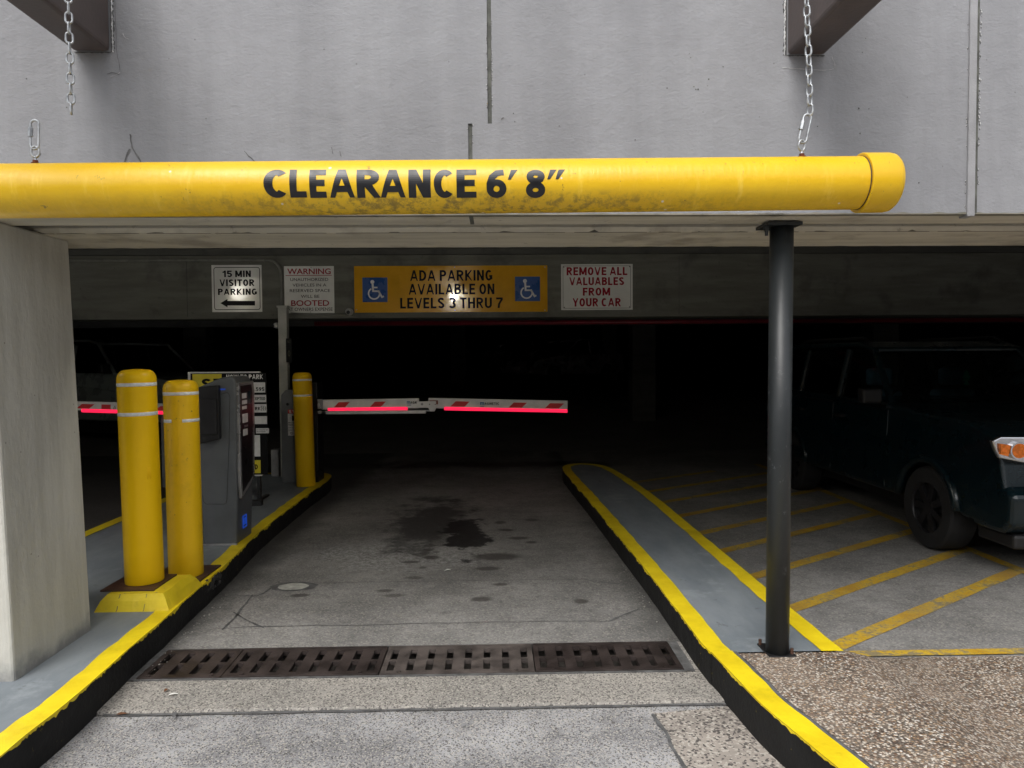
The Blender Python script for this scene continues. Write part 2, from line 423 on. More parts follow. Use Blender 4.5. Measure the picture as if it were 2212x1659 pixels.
def thing(name, label, cat, loc=(0, 0, 0), group=None, rz=0):
    o = bpy.data.objects.new(name, None); COL.objects.link(o)
    o.empty_display_size = .1
    o.location = loc; o.rotation_euler = (0, 0, rz)
    ROOTINV[o.name] = Matrix.Translation(-Vector(loc))
    o['label'] = label; o['category'] = cat
    if group: o['group'] = group
    return o
def sub(name, bm, mat, part, **k):
    """sub-part of a part; the part itself has an identity matrix in its thing"""
    o = obj(name, bm, mat, None, **k)
    o.parent = part
    return o
def tag(o, label, cat, group=None):
    o['label'] = label; o['category'] = cat
    if group: o['group'] = group
    return o
def struct(name, bm, mat, **k):
    o = obj(name, bm, mat, **k); o['kind'] = 'structure'; return o

# a plain heavy sans drawn with strokes: glyph -> (width, strokes) in a box one unit high
def _arc(cx, cy, rx, ry, a0, a1, n=12):
    return [(cx + rx * math.cos(R_(a0 + (a1 - a0) * i / n)), cy + ry * math.sin(R_(a0 + (a1 - a0) * i / n))) for i in range(n + 1)]
def glyph(c, t):
    h = t / 2; w = {'I': t, 'M': .82, 'W': 1.0, '1': .42, 'L': .50, 'E': .52, 'F': .50, 'T': .58, 'S': .58, 'P': .58, 'B': .60, 'R': .62, 'V': .66, 'A': .68, 'Y': .64,
                    'X': .64, '$': .56, ' ': .26, '.': .2, '-': .3, '>': .5, 'J': .46}.get(c, .62)
    L, Rr, B, T = h, w - h, h, 1 - h; m = w / 2; e = .12
    if c == 'A': s = [[(h * .7 - .0 - .04, -e * .9), (m, 1 - h * .2 + .05)], [(w - h * .7 + .04, -e * .9), (m, 1 - h * .2 + .05)], [(w * .25, .30), (w * .75, .30)]]
    elif c == 'B': s = [[(L, 0), (L, 1)], [(h, T), (w * .5, T)] + _arc(w * .5, .745, Rr - w * .54, T - .745, 90, -90, 8)[1:] + [(h, .5)][:0] + [(h, .49)], [(h, .51), (w * .5, .51)] + _arc(w * .5, (.51 + B) / 2, Rr - w * .5, (.51 - B) / 2, 90, -90, 8)[1:] + [(h, B)]]
    elif c == 'C': s = [_arc(m, .5, m - h, T - .5, 48, 312, 22)]
    elif c == 'D': s = [[(L, 0), (L, 1)], [(h, T), (w * .38, T)] + _arc(w * .38, .5, Rr - w * .38, T - .5, 90, -90, 14)[1:] + [(h, B)]]
    elif c == 'E': s = [[(L, 0), (L, 1)], [(h, T), (w, T)], [(h, .51), (w * .92, .51)], [(h, B), (w, B)]]
    elif c == 'F': s = [[(L, 0), (L, 1)], [(h, T), (w, T)], [(h, .5), (w * .9, .5)]]
    elif c == 'G': s = [_arc(m, .5, m - h, T - .5, 48, 345, 22), [(w * .55, .43), (w, .43)], [(Rr, .5), (Rr, .12)]]
    elif c == 'H': s = [[(L, 0), (L, 1)], [(Rr, 0), (Rr, 1)], [(L, .51), (Rr, .51)]]
    elif c == 'I': s = [[(L, 0), (L, 1)]]
    elif c == 'J': s = [[(Rr, 1), (Rr, .25)] + _arc(m, .25, m - h, .25 - h, 0, -170, 8)[1:]]
    elif c == 'K': s = [[(L, 0), (L, 1)], [(L, .36), (w * .98 - h * .4, 1 + e)], [(w * .36, .50), (w - h * .2 + .02, -e)]]
    elif c == 'L': s = [[(L, 0), (L, 1)], [(h, B), (w, B)]]
    elif c == 'M': s = [[(L, 0), (L, 1)], [(Rr, 0), (Rr, 1)], [(h * 1.1, 1 + e * .3), (m, .12)], [(w - h * 1.1, 1 + e * .3), (m, .12)]]
    elif c == 'N': s = [[(L, 0), (L, 1)], [(Rr, 0), (Rr, 1)], [(h * 1.1, 1 + e * .3), (w - h * 1.1, -e * .3)]]
    elif c in 'O0': s = [_arc(m, .5, m - h, T - .5, 0, 360, 26)]
    elif c == 'P': s = [[(L, 0), (L, 1)], [(h, T), (w * .5, T)] + _arc(w * .5, .70, Rr - w * .5, T - .70, 90, -90, 10)[1:] + [(h, 1.4 - T)]]
    elif c == 'Q': s = [_arc(m, .5, m - h, T - .5, 0, 360, 26), [(m, .3), (w, -.05)]]
    elif c == 'R': s = [[(L, 0), (L, 1)], [(h, T), (w * .48, T)] + _arc(w * .48, .71, Rr - w * .52, T - .71, 90, -90, 10)[1:] + [(h, 1.42 - T)], [(w * .46, .46), (w - h + .03, -e)]]
    elif c == 'S': s = [_arc(m, .735, m - h, T - .735, 25, 250, 14) + _arc(m, .275, m - h, .275 - B, 70, -158, 14)]
    elif c == 'T': s = [[(m, 0), (m, 1)], [(0, T), (w, T)]]
    elif c == 'U': s = [[(L, 1), (L, .34)] + _arc(m, .34, m - h, .34 - h, 180, 360, 12)[1:] + [(Rr, 1)]]
    elif c == 'V': s = [[(h * .7 - .04, 1 + e * .9), (m, h * .2 - .05)], [(w - h * .7 + .04, 1 + e * .9), (m, h * .2 - .05)]]
    elif c == 'W': s = [[(h * .7 - .03, 1 + e), (w * .27, 0)], [(w * .27, 0), (m, .95)], [(m, .95), (w * .73, 0)], [(w * .73, 0), (w - h * .7 + .03, 1 + e)]]
    elif c == 'X': s = [[(0, -.02), (w, 1.02)], [(w, -.02), (0, 1.02)]]
    elif c == 'Y': s = [[(h * .7 - .03, 1 + e), (m, .42)], [(w - h * .7 + .03, 1 + e), (m, .42)], [(m, 0), (m, .5)]]
    elif c == 'Z': s = [[(0, T), (w, T)], [(0, B), (w, B)], [(h, B), (Rr, T)]]
    elif c == '1': s = [[(Rr, 0), (Rr, 1)], [(0, .72), (Rr, .86)]]
    elif c == '3': s = [_arc(m, .745, m - h, T - .745, 155, -80, 14), _arc(m, .29, m - h, .29 - B, 80, -155, 14)]
    elif c == '5': s = [[(w * .93, T), (h * 1.3, T), (h, .48)], _arc(m, .33, m - h, .33 - B, 140, -155, 16)]
    elif c == '6': s = [_arc(m, .32, m - h, .32 - B, 0, 360, 22), [(L, .34)] + [(L + .0, .5), (L + .07, .72), (m + .02, .87), (w * .86, 1 - h)]]
    elif c == '7': s = [[(0, T), (w - h * .5, T)], [(Rr + h * .3, T), (w * .42, .4), (w * .34, 0)]]
    elif c == '8': s = [_arc(m, .74, (m - h) * .9, T - .74, 0, 360, 20), _arc(m, .285, m - h, .285 - B, 0, 360, 22)]
    elif c == '9': s = [_arc(m, .68, m - h, T - .68, 0, 360, 22), [(Rr, .66), (Rr - .02, .4), (m, .1), (w * .2, h)]]
    elif c == '>': s = [[(0, 1), (w - h, .5), (0, 0)]]
    elif c == '.': s = [[(m, 0), (m, .14)]]
    elif c == '-': s = [[(0, .4), (w, .4)]]
    elif c == '$': s = glyph('S', t)[1] + [[(m, -.08), (m, 1.08)]]
    elif c == ' ': s = []
    else: return None
    return w, s
def stroke_text(s, t=.2, gap=.12):
    gl = [glyph(c, t) for c in s]
    if any(g is None for g in gl): return None
    bm = bmesh.new(); x = 0; k = 0
    for ch, (w, ss) in zip(s, gl):
        for st in ss:
            k += 1; n = len(st); closed = n > 4 and math.dist(st[0], st[-1]) < 1e-6; pr = None; Ls = []
            if closed: st = st[:-1]; n -= 1
            for i, p in enumerate(st):
                a = st[(i - 1) % n] if (closed or i) else p; b = st[(i + 1) % n] if (closed or i < n - 1) else p
                d1 = Vector((p[0] - a[0], p[1] - a[1])); d2 = Vector((b[0] - p[0], b[1] - p[1]))
                if d1.length < 1e-7: d1 = d2.copy()
                if d2.length < 1e-7: d2 = d1.copy()
                d1.normalize(); d2.normalize(); d = (d1 + d2).normalized(); nn = Vector((-d.y, d.x)); m_ = 1 / max(.55, nn.dot(Vector((-d1.y, d1.x))))
                q = []
                for sg in (1, -1):
                    v = Vector(p) + nn * (sg * t / 2 * m_); q.append(bm.verts.new((x + min(w, max(0, v.x)), min(1, max(0, v.y)) if ch != '$' else v.y, k * 1.0)))
                Ls.append(q)
            for i in range(n if closed else n - 1):
                A = Ls[i]; Bq = Ls[(i + 1) % n]
                try: bm.faces.new((A[1], Bq[1], Bq[0], A[0]))
                except ValueError: pass
        x += w + (gap if ch != ' ' else 0)
    me = bpy.data.meshes.new('t'); bm.to_mesh(me); bm.free(); return me
def text_mesh(s, bold=0.0, extrude=0.0, spacing=1.0):
    if bold >= .02:
        me = stroke_text(s, .15 + bold * 1.6)
        if me: return me
    c = bpy.data.curves.new('t', 'FONT'); c.body = s; c.offset = bold; c.space_character = spacing
    c.resolution_u = 4
    o = bpy.data.objects.new('t', c); COL.objects.link(o)
    dg = bpy.context.evaluated_depsgraph_get()
    me = bpy.data.meshes.new_from_object(o.evaluated_get(dg))
    bpy.data.objects.remove(o); bpy.data.curves.remove(c)
    return me
def text_into(bm, s, x0, x1, z0, z1, plane, bold=0.0, thick=.0012, spacing=1.0, tilt=0.0):
    """letters fitted to the box x0..x1, z0..z1; plane(x, z, out) gives the world point"""
    me = text_mesh(s, bold, spacing=spacing)
    xs = [v.co.x for v in me.vertices]; ys = [v.co.y for v in me.vertices]
    if not xs: return
    ax, bx, ay, by = min(xs), max(xs), min(ys), max(ys)
    t = bmesh.new(); t.from_mesh(me); bpy.data.meshes.remove(me)
    vm = {}
    for v in t.verts:
        u = x0 + (v.co.x - ax) / max(1e-6, bx - ax) * (x1 - x0); q = z0 + (v.co.y - ay) / max(1e-6, by - ay) * (z1 - z0)
        vm[v] = bm.verts.new(plane(u, q + tilt * (u - x0), thick + (v.co.z % 7) * .00012))
    for f in t.faces:
        try: bm.faces.new([vm[v] for v in f.verts])
        except ValueError: pass
    t.free()
def facing(y):
    return lambda x, z, o: (x, y - o, z)
def lines_on(y, rows, bold, thick=.0015, tilt=0.0):
    """rows of (text, px left, py top, px right, py bottom) in photograph pixels, on the plane y facing the camera"""
    bm = bmesh.new()
    for s, a, b, c, d in rows:
        p = W(a, (b + d) / 2, y); q = W(c, (b + d) / 2, y); t = W((a + c) / 2, b, y); u = W((a + c) / 2, d, y)
        text_into(bm, s, p.x, q.x, u.z, t.z, facing(y), bold, thick)
    return bm
def rows_on(y, rows, bold, mat, par):
    for row in rows: obj('lettering', lines_on(y, [row], bold), mat, par)
def rect_on(y, a, b, c, d, depth=.004, bm=None):
    p = W(a, (b + d) / 2, y); q = W(c, (b + d) / 2, y); t = W((a + c) / 2, b, y); u = W((a + c) / 2, d, y)
    bm = bm or bmesh.new(); quad_box(bm, p.x, q.x, y - depth, y, u.z, t.z)
    return bm
def ribbon(pts, wds, bm=None, z=None):
    """flat strip along points in XY (z from the points)"""
    bm = bm or bmesh.new(); L = []; pts = [Vector(p) for p in pts]
    for i, p in enumerate(pts):
        t = (pts[min(i + 1, len(pts) - 1)] - pts[max(i - 1, 0)]); t.z = 0; t.normalize(); n = Vector((-t.y, t.x, 0)); h = (wds[i] if isinstance(wds, (list, tuple)) else wds) / 2
        L.append((bm.verts.new(p + n * h), bm.verts.new(p - n * h)))
    for a, b in zip(L, L[1:]): bm.faces.new((a[0], a[1], b[1], b[0]))
    return bm
def smooth_path(pts, n=6):
    out = []
    P = [Vector(p) for p in pts]
    for i in range(len(P) - 1):
        p0 = P[max(i - 1, 0)]; p1 = P[i]; p2 = P[i + 1]; p3 = P[min(i + 2, len(P) - 1)]
        for k in range(n):
            t = k / n
            out.append(.5 * ((2 * p1) + (p2 - p0) * t + (2 * p0 - 5 * p1 + 4 * p2 - p3) * t * t + (3 * p1 - p0 - 3 * p2 + p3) * t ** 3))
    out.append(P[-1]); return out

# ------------------------------------------------------------------ constants of the place
WALL_Y = 3.15; WALL_B = 2.188; CEIL = 2.92; KZ = .15
TR0, TR1 = 3.50, 3.875            # trench drain front and back
STEP_Y = 3.19
JX_UP = W(1057, 130, WALL_Y).x; JX_LO = W(1016, 320, WALL_Y).x; JZ = W(1030, 267, WALL_Y).z
JX_R = W(2098, 300, WALL_Y).x

# ------------------------------------------------------------------ ground
def sheet(x0, x1, y0, y1, z, nx=1, ny=1, amp=0.0):
    bm = bmesh.new(); g = []
    for j in range(ny + 1):
        row = []
        for i in range(nx + 1):
            x = x0 + (x1 - x0) * i / nx; y = y0 + (y1 - y0) * j / ny
            row.append(bm.verts.new((x, y, z + (amp * noise.noise(Vector((x * 3, y * 3, 0))) if amp else 0))))
        g.append(row)
    for j in range(ny):
        for i in range(nx): bm.faces.new((g[j][i], g[j][i + 1], g[j + 1][i + 1], g[j + 1][i]))
    return bm
struct('street', sheet(-150, 150, -200, 2.0, -.02), 'asphalt')
struct('street_apron', sheet(-9, 9, 2.0, STEP_Y - .012, -.016, 60, 8, .004), 'asphalt')
bm = box(-9, 9, STEP_Y, TR0, -.5, 0)
struct('drain_apron', bm, 'agg', bevel=.008)
bm = bmesh.new()
quad_box(bm, -9, -1.815, TR0, TR1, -.5, 0); quad_box(bm, .98, 1.3, TR0, TR1, -.5, 0)
struct('drain_surround', bm, 'agg')
struct('garage_floor', box(1.3, 9, TR0, TR1, -.5, 0), 'lane')
struct('garage_floor', sheet(-16, 16, TR1, 12, 0, 1, 1), 'lane')
bm = bmesh.new()
v = [bm.verts.new(p) for p in ((-16, 12, 0), (16, 12, 0), (16, 32, 1.3), (-16, 32, 1.3), (-16, 46, 1.3), (16, 46, 1.3))]
bm.faces.new(v[:4]); bm.faces.new((v[3], v[2], v[5], v[4]))
struct('garage_ramp', bm, 'parkfloor')
bm = bmesh.new()
quad_box(bm, -1.8, 1.05, TR0 - .002, TR1 + .002, -.34, -.3); quad_box(bm, -1.8, 1.05, TR0 - .05, TR0 + .004, -.34, -.035); quad_box(bm, -1.8, 1.05, TR1 - .004, TR1 + .05, -.34, -.035)
struct('drain_trench', bm, 'trench')
# grit lip where the street meets the apron
bm = bmesh.new(); pts = []
for i in range(121):
    x = -1.75 + 2.85 * i / 120
    pts.append(Vector((x, STEP_Y - .014 - .004 * noise.noise(Vector((x * 6, 0, 0))), -.0085)))
ribbon(pts, [.018 + .012 * noise.noise(Vector((p.x * 9, 3, 0))) for p in pts], bm)
struct('apron_joint', bm, 'chipdark')

# cracks and saw-cut joints in the lane
def crack(pxs, wd=.008, z=.003, jit=.01, name='floor_crack', mat='chipdark'):
    p = smooth_path([G(a, b, z) for a, b in pxs], 8)
    for q in p[1:-1]: q.x += jit * noise.noise(q * 7); q.y += jit * noise.noise(q * 7 + Vector((5, 5, 5)))
    return struct(name, ribbon(p, [wd * (1 + .7 * noise.noise(q * 11)) for q in p]), mat)
crack([(462, 1286), (520, 1286), (560, 1284), (602, 1262), (640, 1260), (800, 1257), (1000, 1254), (1265, 1251)], .006)
crack([(1265, 1251), (1290, 1257), (1350, 1262)], .011)
crack([(470, 1358), (540, 1354), (700, 1351), (900, 1347), (1100, 1343), (1318, 1341)], .006)
crack([(1318, 1341), (1350, 1326), (1380, 1315)], .014)
crack([(545, 1285), (520, 1318), (505, 1335), (480, 1360)], .014)
crack([(505, 1322), (530, 1338), (570, 1356)], .011)
crack([(600, 1262), (570, 1280), (545, 1288)], .014)
crack([(1310, 1024), (1180, 1046), (820, 1052), (730, 1050)], .008)
crack([(1408, 1542), (1432, 1575), (1455, 1618), (1480, 1659), (1500, 1700)], .016, -.0095, .012)
crack([(375, 1549), (378, 1538)], .01, .003)
# browner paving piece between the crack and the right kerb
bm = bmesh.new(); vs = []
edge = smooth_path([G(a, b, -.0125) for a, b in ((1408, 1542), (1432, 1575), (1455, 1618), (1480, 1659), (1500, 1700))], 6)
vs = [bm.verts.new((p.x, p.y, -.0112)) for p in edge] + [bm.verts.new(p) for p in ((1.3, edge[-1].y, -.0112), (1.22, 2.2, -.0112), (1.06, STEP_Y - .03, -.0112))]
f = bm.faces.new(vs); bmesh.ops.triangulate(bm, faces=[f])
struct('apron_patch', bm, 'aggbrown')
# pale patch of a filled pothole
bm = bmesh.new(); c = G(634, 1267, .004)
bm.faces.new([bm.verts.new((c.x + .105 * math.cos(t) * (1 + .25 * noise.noise(Vector((math.cos(t), math.sin(t), 0)) * 2)), c.y + .075 * math.sin(t), .005)) for t in (2 * math.pi * i / 20 for i in range(20))])
struct('pothole_patch', bm, simple('pale grout', (.42, .42, .38), .9, 0, .3, 20, .4))
bm = bmesh.new()
bm.faces.new([bm.verts.new((c.x + .15 * math.cos(t) * (1 + .3 * noise.noise(Vector((math.cos(t), math.sin(t), 3)) * 2.5)), c.y + .01 + .105 * math.sin(t), .0022)) for t in (2 * math.pi * i / 26 for i in range(26))])
struct('pothole_rim', bm, 'chipdark')

# hatched walkway paint beside the right island
def stripe(p, q, wd, z=.004, name='hatch_line'):
    n = 24; pts = [Vector((p[0] + (q[0] - p[0]) * i / n, p[1] + (q[1] - p[1]) * i / n, z)) for i in range(n + 1)]
    return struct(name, ribbon(pts, [wd * (1 + .12 * noise.noise(a * 5)) for a in pts]), 'floorpaint')
for i, y0 in enumerate((3.76, 4.34, 5.0, 5.68, 6.28, 6.98, 7.66, 8.3, 8.95)):
    x0 = 1.70; x1 = 3.78 if i < 8 else 3.0
    stripe((x0, y0 - .08), (x1, y0 - .08 + (x1 - x0) * .665), .10, .004 + .0)
stripe((3.80, 3.9), (3.80, 10.3), .09, .008, 'bay_edge_line')
stripe((1.72, 3.655), (4.6, 3.655), .07, .008, 'bay_front_line')

# ------------------------------------------------------------------ kerbed islands
def kerb_island(name, left, right, stripe_l, stripe_r, zt=KZ, flats=True):
    """left/right: outline points in XY from near to far (same count)"""
    L = smooth_path([(x, y, 0) for x, y in left], 8); Rr = smooth_path([(x, y, 0) for x, y in right], 8)
    def wob(p, k): p.x += .008 * noise.noise(Vector((p.x * 2 + k, p.y * 5, 0)))
    for p in L: wob(p, 1)
    for p in Rr: wob(p, 9)
    return L, Rr
def strip_mesh(A, B, z, bm=None):
    bm = bm or bmesh.new()
    a = [bm.verts.new((p.x, p.y, z)) for p in A]; b = [bm.verts.new((p.x, p.y, z)) for p in B]
    for i in range(len(a) - 1):
        bm.faces.new((a[i], b[i], b[i + 1], a[i + 1]))
    return bm
def face_mesh(A, z0, z1, bm=None, nz=5):
    bm = bm or bmesh.new(); rows = []
    for k in range(nz + 1):
        z = z0 + (z1 - z0) * k / nz
        rows.append([bm.verts.new((p.x + (.004 * noise.noise(Vector((p.y * 9, z * 30, p.x))) if 0 < k < nz else 0), p.y, z)) for p in A])
    for a, b in zip(rows, rows[1:]):
        for i in range(len(a) - 1): bm.faces.new((a[i], a[i + 1], b[i + 1], b[i]))
    return bm
def off(A, d, k=0, j=.007):
    out = []
    for i, p in enumerate(A):
        t = (A[min(i + 1, len(A) - 1)] - A[max(i - 1, 0)]).normalized(); n = Vector((-t.y, t.x, 0))
        out.append(p + n * (d + (j * noise.noise(Vector((p.y * 8 + k, p.x * 8, k))) if d else 0)))
    return out
# island under the ticket machine: lane edge measured from the photograph
lane_l = [(-1.76, -.5), (-1.77, 1.6), (-1.78, 2.6), (-1.78, 3.0), (-1.81, 3.77), (-1.84, 4.4), (-1.87, 5.0), (-1.935, 5.8), (-1.96, 6.6), (-1.97, 7.7), (-1.96, 8.4), (-2.03, 8.85), (-2.25, 9.02), (-2.7, 9.05), (-3.15, 8.98), (-3.38, 8.7), (-3.41, 8.0), (-3.41, 6.0), (-3.41, 4.0)]
P = smooth_path([(x, y, 0) for x, y in lane_l], 10)
for p in P: p.x += .006 * noise.noise(Vector((p.x * 2, p.y * 5, 0)))
def loop_fill(A, z, mat, name):
    bm = bmesh.new(); vs = [bm.verts.new((p.x, p.y, z)) for p in A]
    f = bm.faces.new(vs); bmesh.ops.triangulate(bm, faces=[f]); bmesh.ops.recalc_face_normals(bm, faces=bm.faces)
    if bm.faces[:] and bm.faces[0].normal.z < 0: bmesh.ops.reverse_faces(bm, faces=bm.faces)
    return struct(name, bm, mat)
closeL = P + [Vector((-3.41, 3.4, 0)), Vector((-9, 3.4, 0)), Vector((-9, -.5, 0))]
loop_fill(off(P, .02, 3, 0) + [Vector((-3.39, 3.42, 0)), Vector((-9, 3.42, 0)), Vector((-9, -.5, 0))], KZ - .001, 'kerbgrey', 'island_top')
inner = off(P, .105, 2, .012); 
struct('kerb_paint', strip_mesh(P, inner, KZ + .003), 'kerbyellow')
struct('kerb_face', face_mesh(P, -.03, KZ + .003), 'kerbblack')
struct('kerb_face', box(-9, -3.41, 3.38, 3.40, -.03, KZ), 'kerbblack')
# ragged yellow runs hanging over the black faces
def drips(A, name, z=KZ, n=60, lo=.001, hi=.02):
    bm = bmesh.new()
    for k in range(len(A) - 1):
        a, b = A[k], A[k + 1]; seg = (b - a).length; m = max(1, int(seg / .009))
        for j in range(m):
            p = a.lerp(b, j / m); q = a.lerp(b, (j + 1) / m)
            t = (b - a).normalized(); nn = Vector((t.y, -t.x, 0)) * .002
            fh = lambda r_: lo + hi * max(0, .9 * noise.noise(Vector((r_.y * 5, r_.x * 5, 1))) + .45 * noise.noise(Vector((r_.y * 31, r_.x * 31, 2))) + .3 * noise.noise(Vector((r_.y * 95, r_.x * 95, 4))) + .12); h0 = fh(p); h1 = fh(q)
            p = p + nn; q = q + nn
            v = [bm.verts.new((p.x, p.y, z + .003)), bm.verts.new((q.x, q.y, z + .003)), bm.verts.new((q.x, q.y, z - h1)), bm.verts.new((p.x, p.y, z - h0))]
            bm.faces.new(v)
    return struct(name, bm, 'kerbyellow')
drips(P[:110], 'kerb_paint_edge', hi=.034)
# island of the steel post on the right
rl = [(1.02, 3.345), (1.01, 3.63), (1.0, 4.55), (.967, 5.72), (.93, 7.0), (.88, 8.3), (.86, 9.0), (.90, 9.35), (1.05, 9.55), (1.22, 9.55), (1.40, 9.40), (1.50, 9.0), (1.575, 8.2), (1.63, 7.05), (1.64, 5.53), (1.65, 4.44), (1.66, 3.345)]
Q = smooth_path([(x, y, 0) for x, y in rl], 8)
for p in Q[1:-1]: p.x += .007 * noise.noise(Vector((p.x * 2, p.y * 5, 7)))
loop_fill(off(Q, -.02, 3, 0), KZ - .001, 'kerbgrey', 'island_top')
struct('kerb_paint', strip_mesh(Q, off(Q, -.105, 5, .012), KZ + .003), 'kerbyellow')
struct('kerb_face', face_mesh(Q, -.03, KZ + .003), 'kerbblack')
drips([p for p in Q[::-1]][-64:], 'kerb_paint_edge', hi=.026)
# street kerb in front of it, with pebble pavement that slopes down to the right
sk = [(1.32, .6), (1.26, 1.5), (1.19, 2.2), (1.125, 2.55), (1.07, 2.83), (1.045, 3.1), (1.022, 3.352)]
S = smooth_path([(x, y, 0) for x, y in sk], 10)
S2 = off(S, -.105, 4, .006)
struct('kerb_face', face_mesh(S, -.04, KZ + .008), 'kerbblack')
struct('kerb_paint', strip_mesh(S, S2, KZ + .008), 'kerbyellow')
drips(S[::-1], 'kerb_paint_edge', z=KZ + .005, hi=.022)
S3 = off(S, -.128, 4, .006)
struct('kerb_seam', strip_mesh(S2, S3, KZ + .002), 'chipdark')
bm = bmesh.new(); rows = []
for i, p in enumerate(S3):
    row = []
    for x, z in ((p.x, KZ + .004), (1.62, KZ + .004), (1.68, KZ), (1.95, .07), (2.2, .012), (4.5, -.004), (9, -.008)):
        k = 1.0
        row.append(bm.verts.new((x, p.y if i < len(S3) - 1 else (3.335 if x < 1.66 else 3.60), z if (i < len(S3) - 1 or x < 1.66) else (.02 if x < 1.9 else min(z, .006)))))
    rows.append(row)
for a, b in zip(rows, rows[1:]):
    for i in range(len(a) - 1): bm.faces.new((a[i], a[i + 1], b[i + 1], b[i]))
struct('pebble_pavement', bm, 'pebble')
struct('pavement_seam', box(1.1, 1.66, 3.331, 3.346, .1, KZ + .003), 'chipdark')

# ------------------------------------------------------------------ the garage building
gar = thing('parking_garage', 'concrete parking garage with grey stucco wall over its dark entrance', 'building', (0, WALL_Y, 0))
JW = .018
bm = bmesh.new(); quad_box(bm, -9, JX_UP - JW / 2, WALL_Y, WALL_Y + .22, JZ, 6.5); quad_box(bm, -9, JX_LO - JW / 2, WALL_Y, WALL_Y + .22, WALL_B, JZ)
obj('facade_panel', bm, 'stucco', gar)
bm = bmesh.new(); quad_box(bm, JX_UP + JW / 2, 9, WALL_Y, WALL_Y + .22, JZ, 6.5); quad_box(bm, JX_LO + JW / 2, 9, WALL_Y, WALL_Y + .22, WALL_B, JZ)
obj('facade_panel', bm, 'stucco', gar)
bm = bmesh.new()
quad_box(bm, JX_UP - JW / 2, JX_UP + JW / 2, WALL_Y + .007, WALL_Y + .2, JZ, 6.5)
quad_box(bm, JX_LO - JW / 2, JX_LO + JW / 2, WALL_Y + .007, WALL_Y + .2, WALL_B - .004, JZ)
obj('joint_sealant', bm, 'sealant', gar)
# chipped edges either side of the joints, real relief
def chips(xc, z0, z1, half, n, seed, spread=.012, big=.012):
    rnd = random.Random(seed); a = bmesh.new(); b = bmesh.new()
    for i in range(n):
        s = rnd.choice((-1, 1)); z = z0 + (z1 - z0) * rnd.random()
        if noise.noise(Vector((0, seed, z * 6))) < -.15: continue
        x = xc + s * (half + rnd.random() * spread * .6); r = big * (.3 + .6 * rnd.random())
        for bm_, dx, dz, rr, yy in ((b, 0, 0, r * .8, .0012), (a, -s * -.3 * r, r * .5, r * .55, .0022)):
            pts = [(x + dx + rr * .7 * math.cos(t) * rnd.uniform(.6, 1.2), z + dz + rr * 1.3 * math.sin(t) * rnd.uniform(.6, 1.2)) for t in (2 * math.pi * j / 6 for j in range(6))]
            c = bm_.verts.new((x + dx, WALL_Y - yy - .001, z + dz)); vs = [bm_.verts.new((p[0], WALL_Y - yy * .4, p[1])) for p in pts]
            for j in range(6): bm_.faces.new((vs[j], vs[(j + 1) % 6], c))
    return a, b
for args in ((JX_UP, JZ, 3.3, JW / 2, 120, 3, .004, .006), (JX_LO, 2.22, JZ, JW / 2, 50, 4, .004, .006), (JX_R - .008, 2.2, 3.3, .012, 70, 8, .006, .007), (JX_R + .03, 2.2, 3.3, .0, 130, 5, .012, .009)):
    a, b = chips(*args)
    obj('chipped_edge', a, 'chip', gar, kind='stuff'); obj('chipped_edge', b, 'chipdark', gar, kind='stuff')
obj('joint_cover', box(JX_R - .018, JX_R + .016, WALL_Y - .009, WALL_Y + .05, WALL_B - .012, 6.5), 'sealwhite', gar, bevel=.003)
obj('joint_shadow_gap', box(JX_R + .016, JX_R + .028, WALL_Y - .003, WALL_Y + .02, WALL_B - .003, 6.5), 'sealant', gar)
# hairline cracks in the stucco
def wall_crack(pxs, wd, mat='chipdark'):
    pts = smooth_path([W(a, b, WALL_Y - .0025) for a, b in pxs], 5); bm = bmesh.new(); L = []
    for i, p in enumerate(pts):
        t = (pts[min(i + 1, len(pts) - 1)] - pts[max(i - 1, 0)]).normalized(); n = Vector((-t.z, 0, t.x))
        h = wd / 2 * (1 + .8 * noise.noise(p * 40)); p = p + n * .003 * noise.noise(p * 60)
        L.append((bm.verts.new(p + n * h), bm.verts.new(p - n * h)))
    for a, b in zip(L, L[1:]): bm.faces.new((a[0], a[1], b[1], b[0]))
    obj('wall_crack', bm, mat, gar)
wall_crack([(248, 0), (250, 60), (252, 110), (258, 140), (259, 152)], .0016)
wall_crack([(232, 160), (242, 157), (258, 160)], .003)
wall_crack([(238, 166), (248, 162), (259, 156)], .002, 'chip')
wall_crack([(281, 290), (286, 318), (296, 335), (304, 350)], .006)
wall_crack([(269, 350), (276, 330), (281, 322)], .006)
wall_crack([(528, 326), (540, 340), (553, 350)], .003)
wall_crack([(716, 318), (719, 332)], .003); wall_crack([(734, 326), (736, 338)], .003)
wall_crack([(1083, 258), (1088, 254)], .004); wall_crack([(1690, 146), (1796, 150), (1797, 122)], .0022, 'chip')
wall_crack([(265, 72), (271, 82), (278, 84)], .0018, 'chip')
dots = bmesh.new()
